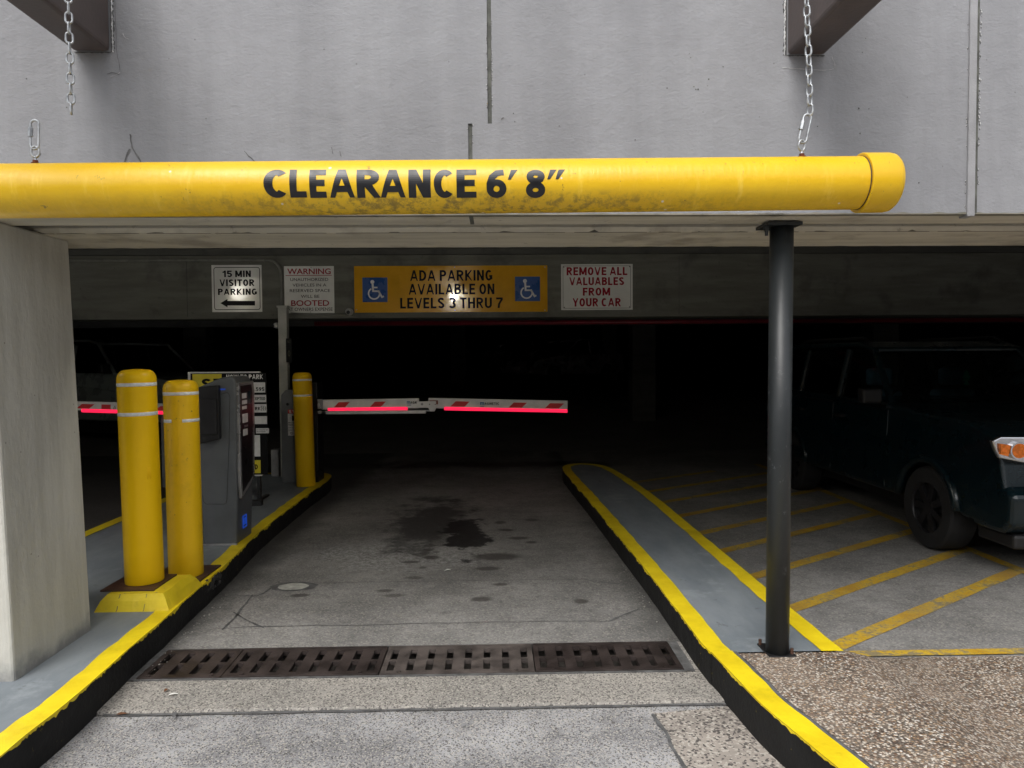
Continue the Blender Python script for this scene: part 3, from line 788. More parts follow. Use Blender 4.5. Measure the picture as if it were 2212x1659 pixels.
for a_, b_, r_0 in ((2030/1.58, 0, 0),) if False else ((1109, 245, .002), (1112, 263, .0018), (1208, 272, .0018), (1250, 344, .0022), (1372, 302, .002), (1489, 116, .0016), (1492, 124, .0016), (1499, 187, .0022), (1508, 193, .003), (1503, 193, .0024), (1531, 171, .0028), (1441, 190, .0022), (1870, 83, .0016), (1863, 113, .002), (1855, 234, .003), (1877, 235, .002), (1562, 144, .002), (1766, 273, .002), (1858, 288, .003), (700, 106, .002), (445, 256, .002), (1900, 340, .002), (1960, 210, .0018), (1985, 395, .0025), (86, 333, .003), (57, 170, .0022), (144, 232, .0022)):
    c_ = W(a_, b_, WALL_Y - .0016)
    dots.faces.new([dots.verts.new((c_.x + r_0 * 1.3 * math.cos(t_) * (1 + .3 * math.sin(3 * t_ + a_)), c_.y, c_.z + r_0 * 1.3 * math.sin(t_))) for t_ in (2 * math.pi * i / 8 for i in range(8))])
obj('wall_pitting', dots, 'sealant', gar, kind='stuff')
for q in ((1713, 345, 1717, 350), (1740, 307, 1744, 312), (1752, 313, 1756, 317), (1725, 323, 1728, 326), (1627, 345, 1630, 348)): pass
# chamfered underside: front lip, recess, lintel beam
obj('recess_slab', box(-9, 9, WALL_Y + .22, 3.55, WALL_B + .045, 3.2), 'rough', gar)
bm = bmesh.new(); nseg = 120; top = []; 
def rough_front(x): return 3.545 + .012 * noise.noise(Vector((x * 7, 0, 0))) + .008 * noise.noise(Vector((x * 25, 2, 0)))
prevs = None
for i in range(nseg + 1):
    x = -9 + 18 * i / nseg
    prevs_new = None
xs = [-4 + 9 * i / 260 for i in range(261)]
prev = None
for x in [-9] + xs + [9]:
    yf = rough_front(x); zb = WALL_B - .004 + .002 * noise.noise(Vector((x * 12, 9, 0)))
    yb = 4.03 + .006 * noise.noise(Vector((x * 9, 5, 0)))
    cur = [bm.verts.new(p) for p in ((x, yf + .012, WALL_B + .05), (x, yf, WALL_B + .018), (x, yf + .012, zb), (x, yb, zb), (x, yb, CEIL + .05))]
    if prev:
        for a in range(4): bm.faces.new((prev[a], prev[a + 1], cur[a + 1], cur[a]))
    prev = cur
bmesh.ops.recalc_face_normals(bm, faces=bm.faces)
obj('lintel_beam', bm, 'soffit', gar)
obj('lintel_edge', box(-9, 9, 3.56, 3.575, WALL_B - .0045, WALL_B + .04), 'rough', gar)
def rough_lip():
    bm = bmesh.new(); pr = None
    for i in range(401):
        x = -2.2 + 5.0 * i / 400; h = .003 + .008 * max(0, noise.noise(Vector((x * 18, 4, 0))) + .2)
        cur = [bm.verts.new(p) for p in ((x, WALL_Y - .002, WALL_B + h), (x, WALL_Y - .004, WALL_B - .002), (x, WALL_Y + .03, WALL_B - .003))]
        if pr:
            for a in range(2): bm.faces.new((pr[a], cur[a], cur[a + 1], pr[a + 1]))
        pr = cur
    return bm
obj('chipped_lip', rough_lip(), 'rough', gar)
obj('soffit_strip', box(-9, 9, WALL_Y + .004, WALL_Y + .219, WALL_B - .0015, WALL_B + .02), 'soffit', gar)
# upper slab and garage ceiling
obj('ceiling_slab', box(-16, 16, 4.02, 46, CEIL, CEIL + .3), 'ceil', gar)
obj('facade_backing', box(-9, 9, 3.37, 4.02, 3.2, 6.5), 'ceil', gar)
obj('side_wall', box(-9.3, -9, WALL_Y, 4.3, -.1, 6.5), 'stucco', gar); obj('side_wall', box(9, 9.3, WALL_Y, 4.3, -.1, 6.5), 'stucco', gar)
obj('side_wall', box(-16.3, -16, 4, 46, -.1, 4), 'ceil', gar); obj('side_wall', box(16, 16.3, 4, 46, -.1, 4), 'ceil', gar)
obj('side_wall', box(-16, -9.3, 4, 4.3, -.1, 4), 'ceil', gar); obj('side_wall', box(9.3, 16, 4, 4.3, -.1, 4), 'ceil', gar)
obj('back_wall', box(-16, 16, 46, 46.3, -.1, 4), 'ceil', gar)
# pillar at the left
obj('pillar', prism([(-2.95, -.02), (-2.128, -.02), (-2.195, WALL_B), (-2.95, WALL_B)], 'y', WALL_Y + .03, 3.79), 'cream', gar, bevel=.012)
obj('pillar', box(7.2, 7.9, WALL_Y + .03, 3.80, -.02, WALL_B), 'cream', gar, bevel=.012)
for x, y in ((-6.5, 16), (3.2, 15.5), (-1.2, 24), (7.6, 14), (4.0, 25)):
    obj('inner_column', box(x - .25, x + .25, y - .25, y + .25, -.02, CEIL), 'ceil', gar, bevel=.02)
# cross beam with the signs
BY = 8.90
obj('cross_beam', box(-16, 16, BY, BY + .4, W(1100, 686, BY).z, CEIL - .06), 'beam', gar, bevel=.012)
obj('beam_haunch', box(-16, 16, BY - .06, BY + .46, CEIL - .075, CEIL - .001), 'ceil', gar)
obj('cross_beam', box(-16, 16, 10.6, 10.9, 2.06, CEIL - .001), 'ceil', gar)
for xx in (-3.75, 2.3):
    obj('formwork_line', box(xx, xx + .005, BY - .0035, BY + .01, 2.10, 2.82), 'ceil', gar)
# sprinkler pipe
t = tag(obj('sprinkler_pipe', cyl((-2.35, 9.5, W(1100, 697, 9.5).z), (7.5, 9.5, W(1100, 697, 9.5).z), .03, 20), 'redpipe', smooth=True), 'dark red sprinkler pipe running just under the signed concrete beam', 'pipe')
# unseen building added behind the camera to keep low sky out of the garage
ob = thing('sky_block_building', 'unseen dark brick building added behind the viewer to block low sky', 'building', (0, -16, 0))
obj('wall', box(-45, 45, -22, -16, -.05, 7.2), 'brick', ob)
for i in range(14):
    for j in range(2):
        x = -42 + 6.2 * i; z = 1.4 + 3.2 * j
        obj('window', box(x, x + 2.4, -15.99, -15.93, z, z + 1.7), 'windowglass', ob)

# ------------------------------------------------------------------ clearance pipe, chains, bracket beams
PY = 2.30
pc0 = W(600, 407.5, PY); pc1 = W(1700, 397, PY)
slope = (pc1.z - pc0.z) / (pc1.x - pc0.x)
PR = .083
def pz(x): return pc0.z + slope * (x - pc0.x)
xe = W(1905, 395, PY).x + .027
xe0 = W(1868, 395, PY - .05).x + .012
cp = thing('clearance_bar', 'long yellow clearance pipe with black lettering hanging from chains', 'clearance bar', (0, PY, pz(0) - PR))
bm = bmesh.new(); n = 64; rings = []
for i in range(60):
    x = -3.2 + (xe + 3.2) * i / 59
    rings.append([bm.verts.new((x, PY + PR * math.cos(2 * math.pi * j / n), pz(x) + PR * math.sin(2 * math.pi * j / n))) for j in range(n)])
for a, b in zip(rings, rings[1:]):
    for j in range(n): bm.faces.new((a[j], a[(j + 1) % n], b[(j + 1) % n], b[j]))
bm.faces.new(rings[0]); bm.faces.new(rings[-1][::-1]); bmesh.ops.recalc_face_normals(bm, faces=bm.faces)
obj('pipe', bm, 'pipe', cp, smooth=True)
# end cap
def xlathe(prof, n=64):
    bm = bmesh.new(); rings = []
    for x, r in prof:
        rings.append([bm.verts.new((x, PY + r * math.cos(2 * math.pi * j / n), pz(x) + r * math.sin(2 * math.pi * j / n))) for j in range(n)])
    for a, b in zip(rings, rings[1:]):
        for j in range(n): bm.faces.new((a[j], a[(j + 1) % n], b[(j + 1) % n], b[j]))
    bm.faces.new(rings[0]); bm.faces.new(rings[-1][::-1]); bmesh.ops.recalc_face_normals(bm, faces=bm.faces)
    return bm
CR = PR + .0105
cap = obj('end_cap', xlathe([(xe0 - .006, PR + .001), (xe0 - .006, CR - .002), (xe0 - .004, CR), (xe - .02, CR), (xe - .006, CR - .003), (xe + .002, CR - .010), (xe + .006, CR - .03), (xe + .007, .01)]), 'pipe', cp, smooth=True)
obj('cap_joint', xlathe([(xe0 - .010, PR + .0008), (xe0 - .0062, PR + .0012), (xe0 - .0062, PR - .01)]), 'rust', cp, smooth=True)
# lettering wrapped round the pipe
def on_pipe(u, q, o):
    a = q / PR                               # arc length to angle, 0 = facing the camera
    r = PR + o
    return (u, PY - r * math.cos(a), pz(u) + r * math.sin(a))
def pipe_text(bm, s, px0, px1, py0, py1, bold):
    me = text_mesh(s, bold)
    t = bmesh.new(); t.from_mesh(me); bpy.data.meshes.remove(me)
    ys = [v.co.y for v in t.verts]; xs = [v.co.x for v in t.verts]; ay, by, ax, bx = min(ys), max(ys), min(xs), max(xs)
    for k in range(1, 14):
        yy = ay + (by - ay) * k / 14
        bmesh.ops.bisect_plane(t, geom=t.verts[:] + t.edges[:] + t.faces[:], plane_co=(0, yy, 0), plane_no=(0, 1, 0))
    bmesh.ops.triangulate(t, faces=t.faces)
    yf = PY - PR
    X0 = W(px0, 395, yf).x; X1 = W(px1, 395, yf).x
    def arc(px, py):
        best = None
        for i in range(-80, 81):
            a = i / 80 * 1.4; p = Vector((X0, PY - PR * math.cos(a), pz(W(px, 395, yf).x) + PR * math.sin(a)))
            d = CROT.transposed() @ (p - Vector((0, 0, CAMZ))); yy = 829.5 - d.y / -d.z * F
            if best is None or abs(yy - py) < best[0]: best = (abs(yy - py), a)
        return best[1] * PR
    xm = (px0 + px1) / 2
    A0 = arc(xm, py1); A1 = arc(xm, py0)
    global MARK0, MARK1; MARK1 = A1; MARK0 = A1 - (A1 - A0) * .36
    vm = {}
    for v in t.verts:
        u = X0 + (v.co.x - ax) / (bx - ax) * (X1 - X0); q = A0 + (v.co.y - ay) / (by - ay) * (A1 - A0)
        vm[v] = bm.verts.new(on_pipe(u, q, .0009 + (v.co.z % 5) * .00008))
    for f in t.faces:
        try: bm.faces.new([vm[v] for v in f.verts])
        except ValueError: pass
    t.free()
letters = [('C', 569, 617), ('L', 625, 661), ('E', 668, 704), ('A', 711, 765), ('R', 770, 821), ('A', 821, 875), ('N', 882, 930), ('C', 937, 977), ('E', 986, 1029), ('6', 1051, 1094), ('8', 1136, 1178)]
for ch, a, b in letters:
    bm = bmesh.new(); pipe_text(bm, ch, a, b, 367, 427, .04)
    obj('letter', bm, 'decal', cp)
# inch and foot marks: slanted tapered strokes
def mark(px):
    bm = bmesh.new(); yf = PY - PR; pr = None
    for i in range(9):
        t = i / 8; q = MARK0 + (MARK1 - MARK0) * t
        cur = [bm.verts.new(on_pipe(W(x_, 395, yf).x, q, .0009)) for x_ in (px + 7 * t, px + 6 + 15 * t)]
        if pr: bm.faces.new((pr[0], pr[1], cur[1], cur[0]))
        pr = cur
    bmesh.ops.recalc_face_normals(bm, faces=bm.faces); obj('mark', bm, 'decal', cp)
for px in (1097, 1182, 1200): mark(px)
# eye bolts in the top of the pipe
def chain_link_mesh(L=.040, Wd=.0255, r=.0033):
    pts = []; h = L / 2 - Wd / 2; rr = Wd / 2 - r
    for i in range(9): t = math.pi * i / 8; pts.append((rr * math.cos(t), 0, h + rr * math.sin(t)))
    for i in range(9): t = math.pi + math.pi * i / 8; pts.append((rr * math.cos(t), 0, -h + rr * math.sin(t)))
    bm = tube(pts, r, 8, True)
    me = bpy.data.meshes.new('link')
    for f in bm.faces: f.smooth = True
    bm.to_mesh(me); bm.free(); me.materials.append(M['galv']); return me
LINK = chain_link_mesh()
def make_chain(label, path, eye_x, quick, swing):
    top = path[0]
    ch = thing('hanging_chain', label, 'chain', (eye_x, PY, pz(eye_x) + PR), 'galvanised chains holding the clearance pipe')
    # resample path at link pitch
    pitch = .0310; P2 = [Vector(path[0])]; acc = Vector(path[0]); rest = [Vector(p) for p in path[1:]]
    while rest:
        d = rest[0] - acc
        if d.length < pitch:
            rest.pop(0); continue
        acc = acc + d.normalized() * pitch; P2.append(acc.copy())
    for i in range(len(P2) - 1):
        c = (P2[i] + P2[i + 1]) / 2; d = (P2[i] - P2[i + 1]).normalized()
        rot = Vector((0, 0, 1)).rotation_difference(d).to_matrix().to_4x4() @ Matrix.Rotation(R_(swing + 90 * (i % 2) + 6 * math.sin(i * 1.7)), 4, 'Z')
        o = bpy.data.objects.new('link', LINK); COL.objects.link(o); o.parent = ch
        o.matrix_parent_inverse = ROOTINV[ch.name]; o.matrix_basis = Matrix.Translation(c) @ rot
    # quick link (threaded connector) and eye bolt
    z0 = pz(eye_x) + PR
    (qx0, qz0, qx1, qz1) = quick      # bottom point, top point
    b = Vector((qx0, PY, qz0)); t_ = Vector((qx1, PY, qz1)); ax = (t_ - b); Ln = ax.length; ax.normalize(); sd_ = Vector((ax.z, 0, -ax.x))
    w2 = .0125; pts = []
    mid = (b + t_) / 2; hh = Ln / 2 - w2
    for i in range(9): a = math.pi * i / 8; pts.append(mid + sd_ * (w2 * math.cos(a)) + ax * (hh + w2 * math.sin(a)))
    for i in range(9): a = math.pi + math.pi * i / 8; pts.append(mid + sd_ * (w2 * math.cos(a)) + ax * (-hh + w2 * math.sin(a)))
    ql = obj('quick_link', tube(pts, .0036, 10, True), 'galv', ch, smooth=True)
    sub('sleeve_nut', cyl(mid - sd_ * w2 - ax * .006, mid - sd_ * w2 + ax * .022, .0072, 6), 'galv', ql)
    pts = [(eye_x + .011 * math.cos(a) , PY + .002 * math.cos(a), z0 + .038 + .017 * math.sin(a)) for a in (2 * math.pi * i / 16 for i in range(16))]
    bm = tube(pts, .0035, 8, True); cyl((eye_x, PY, z0 - .01), (eye_x, PY, z0 + .022), .0038, 10, bm)
    eb = obj('eye_bolt', bm, 'galv', ch, smooth=True)
    bm = cyl((eye_x, PY, z0 - .002), (eye_x, PY, z0 + .004), .012, 20); cyl((eye_x, PY, z0 + .004), (eye_x, PY, z0 + .012), .008, 6, bm)
    sub('rusty_nut', bm, 'rustbolt', eb)
    return ch
CROSS_Z = 2.83
xl = W(151, 130, PY).x; xk = W(76, 330, PY).x
zq = W(76, 268, PY).z
make_chain('galvanised chain hanging loose above a separate link on the left of the yellow pipe',
           [(xl, PY, CROSS_Z), (xl, PY, W(151, 200, PY).z), (xl, PY, W(151, 262, PY).z)], xk, (xk - .002, pz(xk) + PR + .046, xk + .002, zq + .012), 20)
xr = W(1732, 330, PY).x
make_chain('galvanised chain over the right end of the yellow pipe, near the end cap',
           [(W(1738, 0, PY).x, PY, CROSS_Z), (W(1747, 130, PY).x, PY, W(1747, 130, PY).z), (W(1750, 248, PY).x, PY, W(1750, 248, PY).z)], xr, (xr, pz(xr) + PR + .046, W(1746, 252, PY).x, W(1746, 247, PY).z), 35)
tag(obj('chain_crossbar', box(-2.1, 1.7, PY - .03, PY + .03, CROSS_Z, 2.90), 'steelbrown', bevel=.004), 'brown steel crossbar under the bracket beams holding both chains', 'steel bar')
# steel bracket beams growing out of the wall
def bracket(px0, px1, py, label):
    a = W(px0, py, WALL_Y); b = W(px1, py, WALL_Y)
    t = thing('bracket_beam', label, 'steel beam', ((a.x + b.x) / 2, WALL_Y, a.z), 'brown steel beams above the entrance')
    obj('beam', box(a.x, b.x, .6, WALL_Y - .001, a.z, a.z + .55), 'steelbrown', t, bevel=.018, seg=3)
    rnd = random.Random(int(px0)); 
    for mt, o_, s_ in (('chipdark', .002, .010), ('chip', .0035, .005)):
        bm = bmesh.new()
        pts = []
        for i in range(90):
            z = a.z + .5 * i / 89; pts.append((0, z))
        side = b.x if px0 < 1000 else a.x; sg = 1 if px0 < 1000 else -1
        pr = None
        for _, z in pts:
            h0 = side + sg * (.0 if mt == 'chipdark' else s_ + .004 * rnd.random()); h1 = side + sg * (s_ * (.9 + 1.1 * rnd.random()) + (.0 if mt == 'chipdark' else s_ * .9))
            cur = (bm.verts.new((h0, WALL_Y - o_, z)), bm.verts.new((h1, WALL_Y - o_ * .6, z)))
            if pr: bm.faces.new((pr[0], pr[1], cur[1], cur[0]))
            pr = cur
        pr = None
        if mt == 'chipdark':
            for i in range(40):
                x = a.x + (b.x - a.x) * i / 39
                cur = (bm.verts.new((x, WALL_Y - o_, a.z + .002)), bm.verts.new((x, WALL_Y - o_, a.z - .004 * rnd.random() - .001)))
                if pr: bm.faces.new((pr[0], pr[1], cur[1], cur[0]))
                pr = cur
        obj('mortar_collar', bm, mt, t)
    return t
bracket(161, 240, 113, 'brown steel beam sticking out of the wall at upper left')
bracket(1699, 1781, 120, 'brown steel beam sticking out of the wall at upper right')

# ------------------------------------------------------------------ steel post
pp = G(1678, 1421, KZ); pr_ = .0535
ps = thing('steel_post', 'dark painted round steel post standing on the grey kerb island', 'post', (pp.x, pp.y + pr_, KZ))
pyc = pp.y + pr_; pxc = W(1679, 1400, pyc).x
ztop = WALL_B + .02
obj('pole', cyl((pxc, pyc, KZ + .008), (pxc, pyc, WALL_B - .02), pr_, 48), 'post', ps, smooth=True)
obj('top_plate', box(pxc - .09, pxc + .07, pyc - .07, pyc + .09, WALL_B - .022, WALL_B - .007), 'post', ps, bevel=.002)
bp = obj('base_plate', box(pxc - .06, pxc + .07, pyc - .058, pyc + .10, KZ + .0, KZ + .009), 'trim', ps, bevel=.002)
for dx, dy in ((-.052, .082), (.058, -.03), (.058, .085)):
    sub('anchor_bolt', cyl((pxc + dx, pyc + dy, KZ + .009), (pxc + dx, pyc + dy, KZ + .035), .008, 8), 'rust', bp)
bm = cyl((pxc - .09, pyc - .05, WALL_B - .07), (pxc - .09, pyc - .05, WALL_B - .022), .008, 8); cyl((pxc - .09, pyc - .05, WALL_B - .048), (pxc - .09, pyc - .05, WALL_B - .03), .014, 6, bm)
obj('top_bolt', bm, 'post', ps)

ps.rotation_euler = (0, R_(.25), 0)

# ------------------------------------------------------------------ bollards
def bollard(x, y, zb, zt, bands, label, mat='bollard', torn=None, r=.1065):
    b = thing('bollard', label, 'bollard', (x, y, zb), 'yellow bollards along the ticket island')
    h = zt - zb; rc = .035
    prof = [(0, zb), (r - .002, zb), (r, zb + .004)] + [(r, zb + h * k / 6) for k in range(1, 6)] + [(r, zt - .062)]
    for i in range(13):
        a = math.pi / 2 * i / 12; prof.append((r - .05 + .05 * math.cos(a) ** .9, zt - .062 + .058 * math.sin(a)))
    prof += [(r * .3, zt - .001), (.0, zt)]
    cov = obj('cover', lathe(prof, x, y, 56), mat, b, smooth=True)
    for k, z in enumerate(bands):
        bm = bmesh.new(); n = 72; vs = []
        for i in range(n + 1):
            a = 2 * math.pi * i / n
            if torn and k == 1:
                deg = math.degrees(a)
                if torn[0] < deg < torn[1]:
                    vs.append(None); continue
            e = .0009
            vs.append([bm.verts.new((x + (r + rr) * math.cos(a), y + (r + rr) * math.sin(a), z + dz)) for rr, dz in ((.0, -.0105), (e, -.0100), (e, .0100), (0, .0105))])
        for a_, b_ in zip(vs, vs[1:]):
            if a_ and b_:
                for j in range(3): bm.faces.new((a_[j], b_[j], b_[j + 1], a_[j + 1]))
        obj('reflective_band', bm, 'reflect', b, smooth=True, label='torn reflective band with a gap in front' if (torn and k == 1) else None)
    return b, cov
b1x = W(306.5, 1000, 4.3).x
b1, cv = bollard(b1x, 4.3, .25, W(298, 797.5, 4.22).z, (W(298, 831.5, 4.19).z, W(298, 896, 4.19).z), 'nearest yellow bollard, on the cracked yellow concrete block')
# moulded grip slot on the cover
bm = bmesh.new()
for dz0, dz1, aa in ((0, .075, 0), (0, .075, .16), (0.01, .065, .08)):
    ang = R_(-90 + 46) + aa
    cyl((b1x + .1062 * math.cos(ang), 4.3 + .1062 * math.sin(ang), .87 + dz0), (b1x + .1062 * math.cos(ang), 4.3 + .1062 * math.sin(ang), .87 + dz1), .0022, 8, bm)
sub('moulded_grip', bm, 'bollard', cv, smooth=True)
b2x = W(397, 1000, 4.72).x
b2, _ = bollard(b2x, 4.72, KZ + .012, W(391, 820.5, 4.66).z, (W(391, 851, 4.61).z, W(391, 910, 4.61).z), 'yellow bollard with torn lower band, between the block bollard and ticket machine', 'bollard_dirty', (262, 293))
b3x = W(659, 930, 8.08).x
b3, _ = bollard(b3x, 8.08, KZ + .004, W(655, 804, 8.02).z, (W(654, 821, 7.97).z, W(654, 855, 7.97).z), 'farthest yellow bollard, in front of the raised gate cabinet', r=.104)
b3['label'] = 'farthest yellow bollard, in front of the barrier arm cabinet'
b1.rotation_euler = (0, R_(-.9), 0); b2.rotation_euler = (0, R_(-.4), 0); b3.rotation_euler = (0, R_(-1.1), 0)
# yellow concrete block of the first bollard
bm = bmesh.new()
X0, X1, Y0, Y1 = -2.265, -1.845, 4.05, 4.52
def ring(x0, x1, y0, y1, z, n=10, amp=.006):
    pts = []
    for (ax, ay), (bx, by) in (((x0, y0), (x1, y0)), ((x1, y0), (x1, y1)), ((x1, y1), (x0, y1)), ((x0, y1), (x0, y0))):
        for i in range(n):
            p = Vector((ax + (bx - ax) * i / n, ay + (by - ay) * i / n, z)); q = noise.noise_vector(p * 14) * amp
            pts.append((p.x + q.x, p.y + q.y, z + q.z * .7 * (z > KZ + .02)))
    return [bm.verts.new(p) for p in pts]
r0 = ring(X0, X1, Y0, Y1, KZ - .002, amp=.004); r1 = ring(X0 + .025, X1 - .03, Y0 + .025, Y1 - .03, KZ + .055); r2 = ring(X0 + .05, X1 - .055, Y0 + .05, Y1 - .06, KZ + .088); r3 = ring(X0 + .12, X1 - .12, Y0 + .12, Y1 - .12, KZ + .09, amp=.002)
for a, b in ((r0, r1), (r1, r2), (r2, r3)):
    for i in range(len(a)): bm.faces.new((a[i], a[(i + 1) % len(a)], b[(i + 1) % len(a)], b[i]))
bm.faces.new(r3); bmesh.ops.recalc_face_normals(bm, faces=bm.faces)
blk = thing('concrete_block', 'yellow painted chipped concrete block under the nearest bollard', 'concrete block', (-2.05, 4.28, KZ))
obj('block', bm, 'blockyellow', blk)
obj('steel_plate', box(b1x - .175, b1x + .13, 4.135, 4.44, KZ + .088, KZ + .0985), 'rust', blk, bevel=.002)
bm = bmesh.new()
for i, (x, wz) in enumerate(((-2.14, .004), (-1.99, .003))):
    pr = None
    for j in range(8):
        t = j / 7; zz = KZ + .002 + .085 * t; yy = Y0 + .05 * t - .0035; xx = x + .01 * noise.noise(Vector((x, t * 4, 0)))
        cur = (bm.verts.new((xx - wz / 2, yy, zz)), bm.verts.new((xx + wz / 2, yy, zz)))
        if pr: bm.faces.new((pr[0], pr[1], cur[1], cur[0]))
        pr = cur
obj('crack', bm, 'chipdark', blk)
# plate of the second bollard
tag(obj('base_plate', box(-2.235, -1.885, 4.5, 4.93, KZ + .001, KZ + .012), 'rust', bevel=.002), 'rusty brown steel plate under the bollard with the torn band', 'steel plate')
# kerb concrete broken away beside that plate
bm = bmesh.new(); rnd = random.Random(3)
for i in range(46):
    y = 4.5 + .34 * rnd.random(); z = KZ - .085 * rnd.random(); r = .006 + .014 * rnd.random(); x = -1.855 - .012 * (y - 4.5) + .002
    bmesh.ops.create_icosphere(bm, subdivisions=1, radius=r, matrix=Matrix.Translation((x, y, z)) @ Matrix.Diagonal((.5, 1.1, .9, 1)))
struct('broken_kerb_rubble', bm, simple('broken kerb concrete', (.05, .048, .045), .95, 0, .6, 30, .6))

# ------------------------------------------------------------------ trench drain grates
def grate(x0, x1, cols, label, mat, skew=0.0, z=.004):
    g = thing('drain_grate', label, 'drain grate', ((x0 + x1) / 2, (TR0 + TR1) / 2, z - .03), 'cast iron grates across the entrance lane')
    bm = bmesh.new(); y0, y1 = TR0 + .014, TR1 - .012; h = .022
    rows = [(y0 + .045, y0 + .160), (y1 - .168, y1 - .048)]
    def bar(a, b, c, d): quad_box(bm, a, b, c, d, z - h, z)
    bar(x0, x1, y0, rows[0][0]); bar(x0, x1, rows[0][1], rows[1][0]); bar(x0, x1, rows[1][1], y1)
    sw = .036
    for ra, rb in rows:
        cur = x0
        for c in sorted(cols):
            bar(cur, c - sw / 2, ra, rb); cur = c + sw / 2
        bar(cur, x1, ra, rb)
    bmesh.ops.remove_doubles(bm, verts=bm.verts, dist=.0002)
    obj('grating', bm, mat, g)
    bm = bmesh.new(); quad_box(bm, x0 + .004, x1 - .004, y0 + .001, y0 + .012, z, z + .003); quad_box(bm, x0 + .004, x1 - .004, y1 - .012, y1 - .001, z, z + .003)
    obj('raised_edge', bm, mat, g, bevel=.001)
    for fx in (.12, .88):
        obj('bolt', cyl((x0 + (x1 - x0) * fx, y0 + .026, z), (x0 + (x1 - x0) * fx, y0 + .026, z + .006), .011, 8), mat, g)
    return g
gx = [W(a, 1430, 3.69).x for a in (296, 490, 826, 1156, 1466)]
gx = [G(a, b, 0).x for a, b in ((322, 1441), (498, 1438), (828, 1430), (1153, 1425), (1461, 1418))]
def colsof(a, b, n): return [a + (b - a) * (i + .5) / n for i in range(n)]
names = [('short brown cast iron drain grate at the left kerb', 'iron', 4), ('brown drain grate second from the left kerb', 'iron', 8), ('grey worn drain grate in the middle of the lane', 'irongrey', 8), ('brown drain grate nearest the right kerb', 'iron', 8)]
for i, (lb, mt, nn) in enumerate(names): grate(gx[i] + .003, gx[i + 1] - .003, colsof(gx[i], gx[i + 1], nn), lb, mt, z=.003 + .002 * (i % 2))
fr = bmesh.new(); quad_box(fr, gx[0] - .02, gx[-1] + .02, TR0 - .0, TR0 + .012, -.04, .002); quad_box(fr, gx[0] - .02, gx[-1] + .02, TR1 - .010, TR1 + .002, -.04, .002)
quad_box(fr, gx[0] - .11, gx[0], TR0, TR1, -.04, .0015); quad_box(fr, gx[-1], .99, TR0, TR1, -.04, .0015)
struct('drain_frame', fr, simple('grey grouted steel frame', (.12, .12, .12), .8, .1, .5, 14, .5))

# ------------------------------------------------------------------ ticket machine
KX0, KX1, KY0, KY1 = -2.262, -1.985, 5.5, 5.85
kt = thing('ticket_machine', 'charcoal grey parking ticket machine on the kerb island behind two bollards', 'ticket machine', ((KX0 + KX1) / 2, 5.67, KZ))
zl = W(430, 838, KY0).z; zr = W(508, 813, KY0).z
prof = [(-2.232, KZ), (KX1 - .0, KZ), (KX1 + .012, KZ + .3), (KX1 + .018, zr - .05), (KX1 + .006, zr - .01), (KX1 - .03, zr), (KX1 - .1, zr - .012), (KX0, zl), (KX0 - .004, zl - .04), (KX0 - .003, .9)]
obj('housing', prism(prof, 'y', KY0, KY1), 'kiosk', kt, bevel=.016, seg=3, smooth=False)
# panel lines on the near side
bm = bmesh.new()
pl = [(476, 852), (490, 848), (494, 850), (496.5, 858), (495, 950), (490, 1080), (488, 1087), (484, 1089), (446, 1089), (440, 1084), (437, 1070)]
tube([W(a, b, KY0 - .0005) for a, b in pl], .0016, 6, False, bm)
obj('door_seam', bm, 'kioskdark', kt)
a = W(429, 836, KY0 - .05); b = W(474, 956, KY0 - .05)
obj('intercom_box', prism([(a.x - .005, a.z + .0), (b.x, a.z + .012), (b.x, b.z + .03), (b.x - .01, b.z + .02), (a.x - .005, b.z - .01)], 'y', KY0 - .05, KY0 + .001), 'kioskdark', kt, bevel=.008)
obj('intercom_cover', box(a.x + .008, b.x - .012, KY0 - .062, KY0 - .049, b.z + .06, a.z - .09), 'kioskdark', kt, bevel=.008)
obj('status_light', box(W(474, 840, KY0).x, W(487, 840, KY0).x, KY0 - .002, KY0 + .003, W(480, 842.5, KY0).z, W(480, 839.5, KY0).z), 'ledblue', kt)
# lane side face: frame, glossy panel, labels
fx = KX1 + .018
fp = [(KY0 + .015, zr - .05), (KY1 - .008, zr - .045), (KY1 + .012, zr - .12), (KY1 - .02, .62), (KY0 + .03, .50), (KY0 + .01, .62)]
ff = obj('front_frame', prism(fp, 'x', fx - .004, fx + .022), 'kiosksilver', kt, bevel=.006)
fp2 = [(KY0 + .035, zr - .075), (KY1 - .07, zr - .07), (KY1 - .05, zr - .14), (KY1 - .075, .64), (KY0 + .05, .55), (KY0 + .035, .66)]
fpanel = obj('front_panel', prism(fp2, 'x', fx + .0225, fx + .025), 'kioskdark', kt)
def chipbox(y0, y1, z0, z1, mat='printwhite'): return box(fx + .0252, fx + .0265, y0, y1, z0, z1)
for (y0, y1, z0, z1) in ((5.56, 5.66, 1.27, 1.31), (5.56, 5.67, 1.225, 1.255), (5.56, 5.66, 1.185, 1.21), (5.56, 5.68, 1.08, 1.15), (5.57, 5.67, .98, 1.03)):
    sub('label_plate', chipbox(y0, y1, z0, z1), 'printwhite', fpanel)
sub('card_slot', chipbox(5.6, 5.68, 1.045, 1.06), 'kiosksilver', fpanel)
sub('screen', chipbox(5.69, 5.75, 1.22, 1.32), 'windowglass', fpanel)
bm = bmesh.new(); lx = KX1 + .0095
z0, z1, y0, y1 = W(530, 1139, 5.66).z, W(530, 1112, 5.66).z, 5.615, 5.705
def lb(a, b, c, d): quad_box(bm, lx, lx + .004, a, b, c, d)
lb(y0, y1, z0, z0 + .010); lb(y0, y1, z1 - .010, z1); lb(y0, y0 + .012, z0 + .010, z1 - .010); lb(y1 - .012, y1, z0 + .010, z1 - .010)
